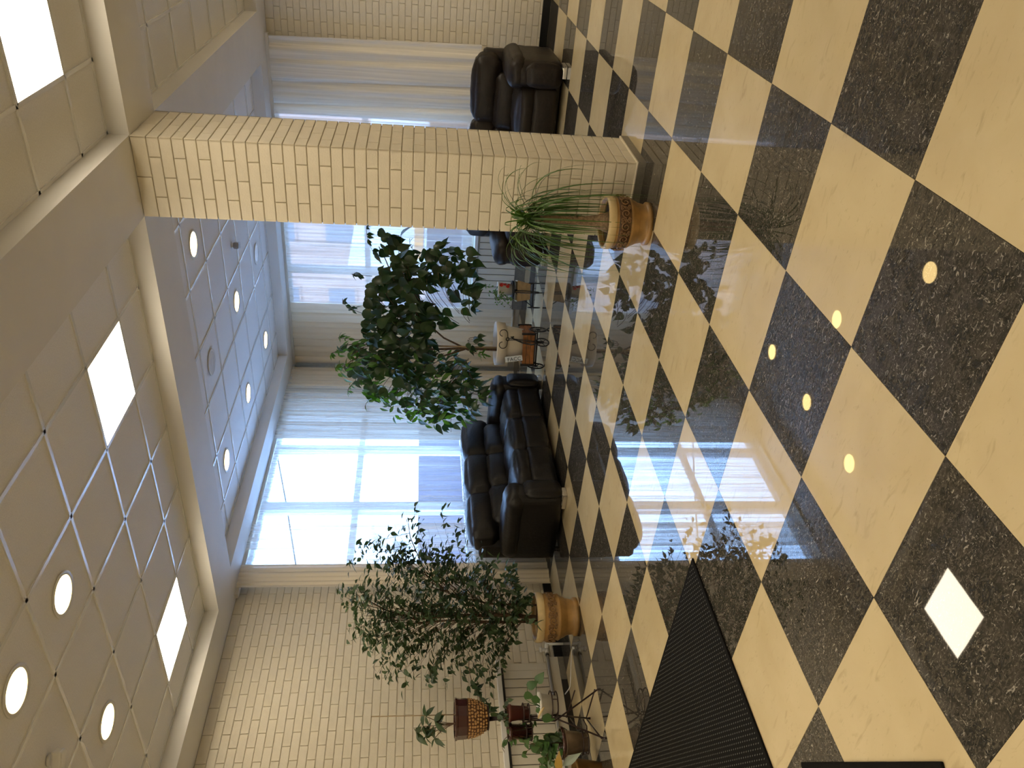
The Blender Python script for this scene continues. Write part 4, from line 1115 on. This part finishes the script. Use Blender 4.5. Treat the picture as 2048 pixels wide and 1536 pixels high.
# white pot with heart-leaved pothos
t = small_pot('pothos_plant', 'white pot with a heart-leaved pothos reaching right on the stand', (.125, -.02, .355), .094, .145, M_WHITE, 0)
G().tube([(.15, -.125, .47), (.11, -.125, .50), (.06, -.115, .515)], [.006, .012, .006], 8).make('spathe', M_POTRIM, t, True)
lv = []; tr = G()
for (x, z, dx, dz, s_) in ((.30, .60, .5, -.8, 1.1), (.245, .625, -.3, -1, .95), (.335, .525, .9, -.5, 1.15), (.215, .56, -.5, -1, .95), (.06, .475, -.2, -1, 1.15), (.13, .52, -.7, -.5, .7)):
    tr.tube(bez(Vector((.12, -.04, .48)), Vector(((x + .12) / 2, -.06, z + .02)), Vector((x, -.09, z)), 6), .0028, 5)
    lv.append((frame((x, -.09, z), (dx, -.2, dz), (.25, -1, .35), s_), 0))
tr.make('stems', M_POTHOS, t, True); put_leaves(t, lv, [leaf_geo(.088, .066, HEART, .15, .15)], [M_POTHOS])
# swirled grey pot low at the front
t = small_pot('leafy_pot_plant', 'swirled grey and brown pot with round leaves lowest on the stand', (-.155, -.09, .112), .098, .20, M_GREYPOT, 0)
G().lathe([(.100, .292), (.108, .296), (.124, .310), (.124, .326), (.112, .328), (.100, .315)], 32, (-.155, -.09)).make('pot_lip', M_BROWNGLAZE, t, True)
trailing(t, (-.155, -.09, .30), .16, 15, 5, leaf_geo(.062, .050, HEART, .2, .2), M_POTHOS, 6, .16, .04, .34, -.06)
trailing(t, (-.13, -.09, .30), .06, 5, 4, leaf_geo(.075, .058, HEART, .2, .2), M_FICUS, 9, .10, .0, .2, .04)

# ---- croton at the photo edge
t = thing('croton_plant', 'croton with yellow-red and silver-green leaves at the photo edge', 'potted plant', (1.06, 5.28, 0), RZ_CAM)
G().lathe([(0, 0), (.10, 0), (.135, .2), (.14, .2), (.14, .215), (.125, .215), (.12, .18), (0, .18)], 32).make('pot', M_POT, t, True)
M_CROT = leaf_mat('croton_leaf', (.28, .10, .02), (.45, .30, .05), .3, .2); M_SILV = leaf_mat('silver_leaf', (.35, .42, .36), (.20, .32, .14), .35, .2)
lv = []; tr = G(); rnd = random.Random(15)
for k in range(30):
    a = rnd.uniform(0, 6.28); e = Vector((.02 * cos(a), .02 * sin(a), rnd.uniform(.26, .42)))
    lv.append((frame(e, (cos(a), sin(a), rnd.uniform(-.5, .6)), (0, -.3, 1), rnd.uniform(.6, .9)), rnd.choice([0, 1, 1, 2])))
lv.append((frame((.12, -.06, .33), (.6, -.2, -.75), (.4, -1, .3), .9), 1)); lv.append((frame((.08, -.08, .36), (.9, -.3, .1), (-.1, -1, .5), .9), 0))
tr.tube([(0, 0, .17), (0, 0, .42)], .008, 6); tr.make('stems', M_TWIG, t, True)
put_leaves(t, lv, [leaf_geo(.20, .075, LANCE, .25, .2), leaf_geo(.20, .07, LANCE, .25, .15), leaf_geo(.18, .08, LANCE, .2, .2)], [M_CROT, M_SILV, M_POTHOS])

# ================================================================== OUTSIDE
M_SNOW = mat('snowy_ground', (.72, .75, .80), .9, noise=.05, nscale=1.5)
M_WHITEWALL = mat('white_render', (.82, .81, .78), .9, noise=.04, nscale=.5)
M_PINK = mat('pinkish_brick_render', (.46, .30, .235), .9, noise=.06, nscale=.6)
M_SHADE = mat('shade_tinted_fence', (.055, .055, .085), .8, noise=.1, nscale=2)  # dark blue-grey puts the shade low outside into the board colour
M_DKWIN = mat('dark_window', (.16, .17, .20), .3)
M_ORANGE = mat('orange_stripe', (.75, .33, .07), .7)
G().box(-40, 90, 6.3, 90, -.6, -.45).make('ground', M_SNOW, None, kind='structure')
G().box(8.3, 90, -60, 6.3, -.6, -.45).make('ground', M_SNOW, None, kind='structure')
t = thing('apartment_building', 'white sunlit apartment building far beyond the left window', 'building', (34, 44, -.45))
G().box(-18, 8.5, 0, 10, 0, 4.9).make('wall', M_WHITEWALL, t)
for x in (-16, -12.5, -9, -6, -3.6, -.9, 1.9, 4.6, 6.5):
    f = G().box(x, x + 1.1, -.08, .05, 2.3, 3.5).make('window', M_WHITE, t)
    G().box(x + .08, x + 1.02, -.10, -.07, 2.38, 3.42).make('pane', M_DKWIN, f)
G().box(-18.4, 8.9, -.5, 10.4, 4.9, 5.15).make('roof', M_SNOW, t)
t = thing('fence', 'shade-tinted blue-grey board fence standing outside the left window', 'fence', (0, 17, -.45))
for k in range(56):
    G().bbox(3 + k * .5, 3.47 + k * .5, 0, .04, 0, 1.80, .01).make('board', M_SHADE, t)
t = thing('apartment_building', 'pinkish apartment building beyond the right window', 'building', (34, 12, -.45))
G().box(0, 10, -22, 8.5, 0, 16).make('wall', M_PINK, t)
for y in range(-18, 7, 4):
    for z in (2.2, 5.0, 7.8, 10.6):
        f = G().box(-.08, .05, y, y + 1.7, z, z + 1.5).make('window', M_PINK, t)
        G().box(-.10, -.07, y + .1, y + 1.6, z + .1, z + 1.4).make('pane', M_DKWIN, f)
t = thing('garage', 'low white garage with a sloping roof outside the right window', 'building', (14.0, 0, -.45))
vs = [(0, -3, 0), (0, 7.15, 0), (0, 7.15, 3.52), (0, -3, 1.75), (5, -3, 0), (5, 7.15, 0), (5, 7.15, 3.52), (5, -3, 1.75)]
G().add(vs, [(0, 3, 2, 1), (4, 5, 6, 7), (0, 1, 5, 4), (1, 2, 6, 5), (2, 3, 7, 6), (3, 0, 4, 7)]).make('wall', M_WHITEWALL, t)
G().box(-.03, 0, 5.2, 6.9, 1.85, 2.05).make('stripe', M_ORANGE, t)
t = thing('fence', 'shade-tinted blue-grey board fence standing outside the right window', 'fence', (12.0, 0, -.45))
for k in range(30):
    G().bbox(0, .04, -2 + k * .4, -1.62 + k * .4, 0, 1.80, .01).make('board', M_SHADE, t)
g = G(); g.tube([(3.0, 9.0, 2.60), (6.58, 9.0, 3.335), (8.205, 9.0, 3.735), (9.60, 9.0, 4.105), (14.0, 9.0, 5.35)], .014, 6)
o = g.make('overhead_cable', M_IRON, None, True); o['label'] = 'thin dark cable slanting across the sky outside the left window'; o['category'] = 'cable'
for x, z in ((2.9, 2.58), (14.05, 5.36)):
    o = G().lathe([(.06, -.5), (.05, z + .3), (0, z + .3)], 12, (x, 9.02)).make('cable_post', M_GREYMETAL, None, True)
    o['label'] = 'grey post holding the overhead cable, ' + ('hidden by the left brick wall' if x < 5 else 'outside beyond the room corner'); o['category'] = 'post'
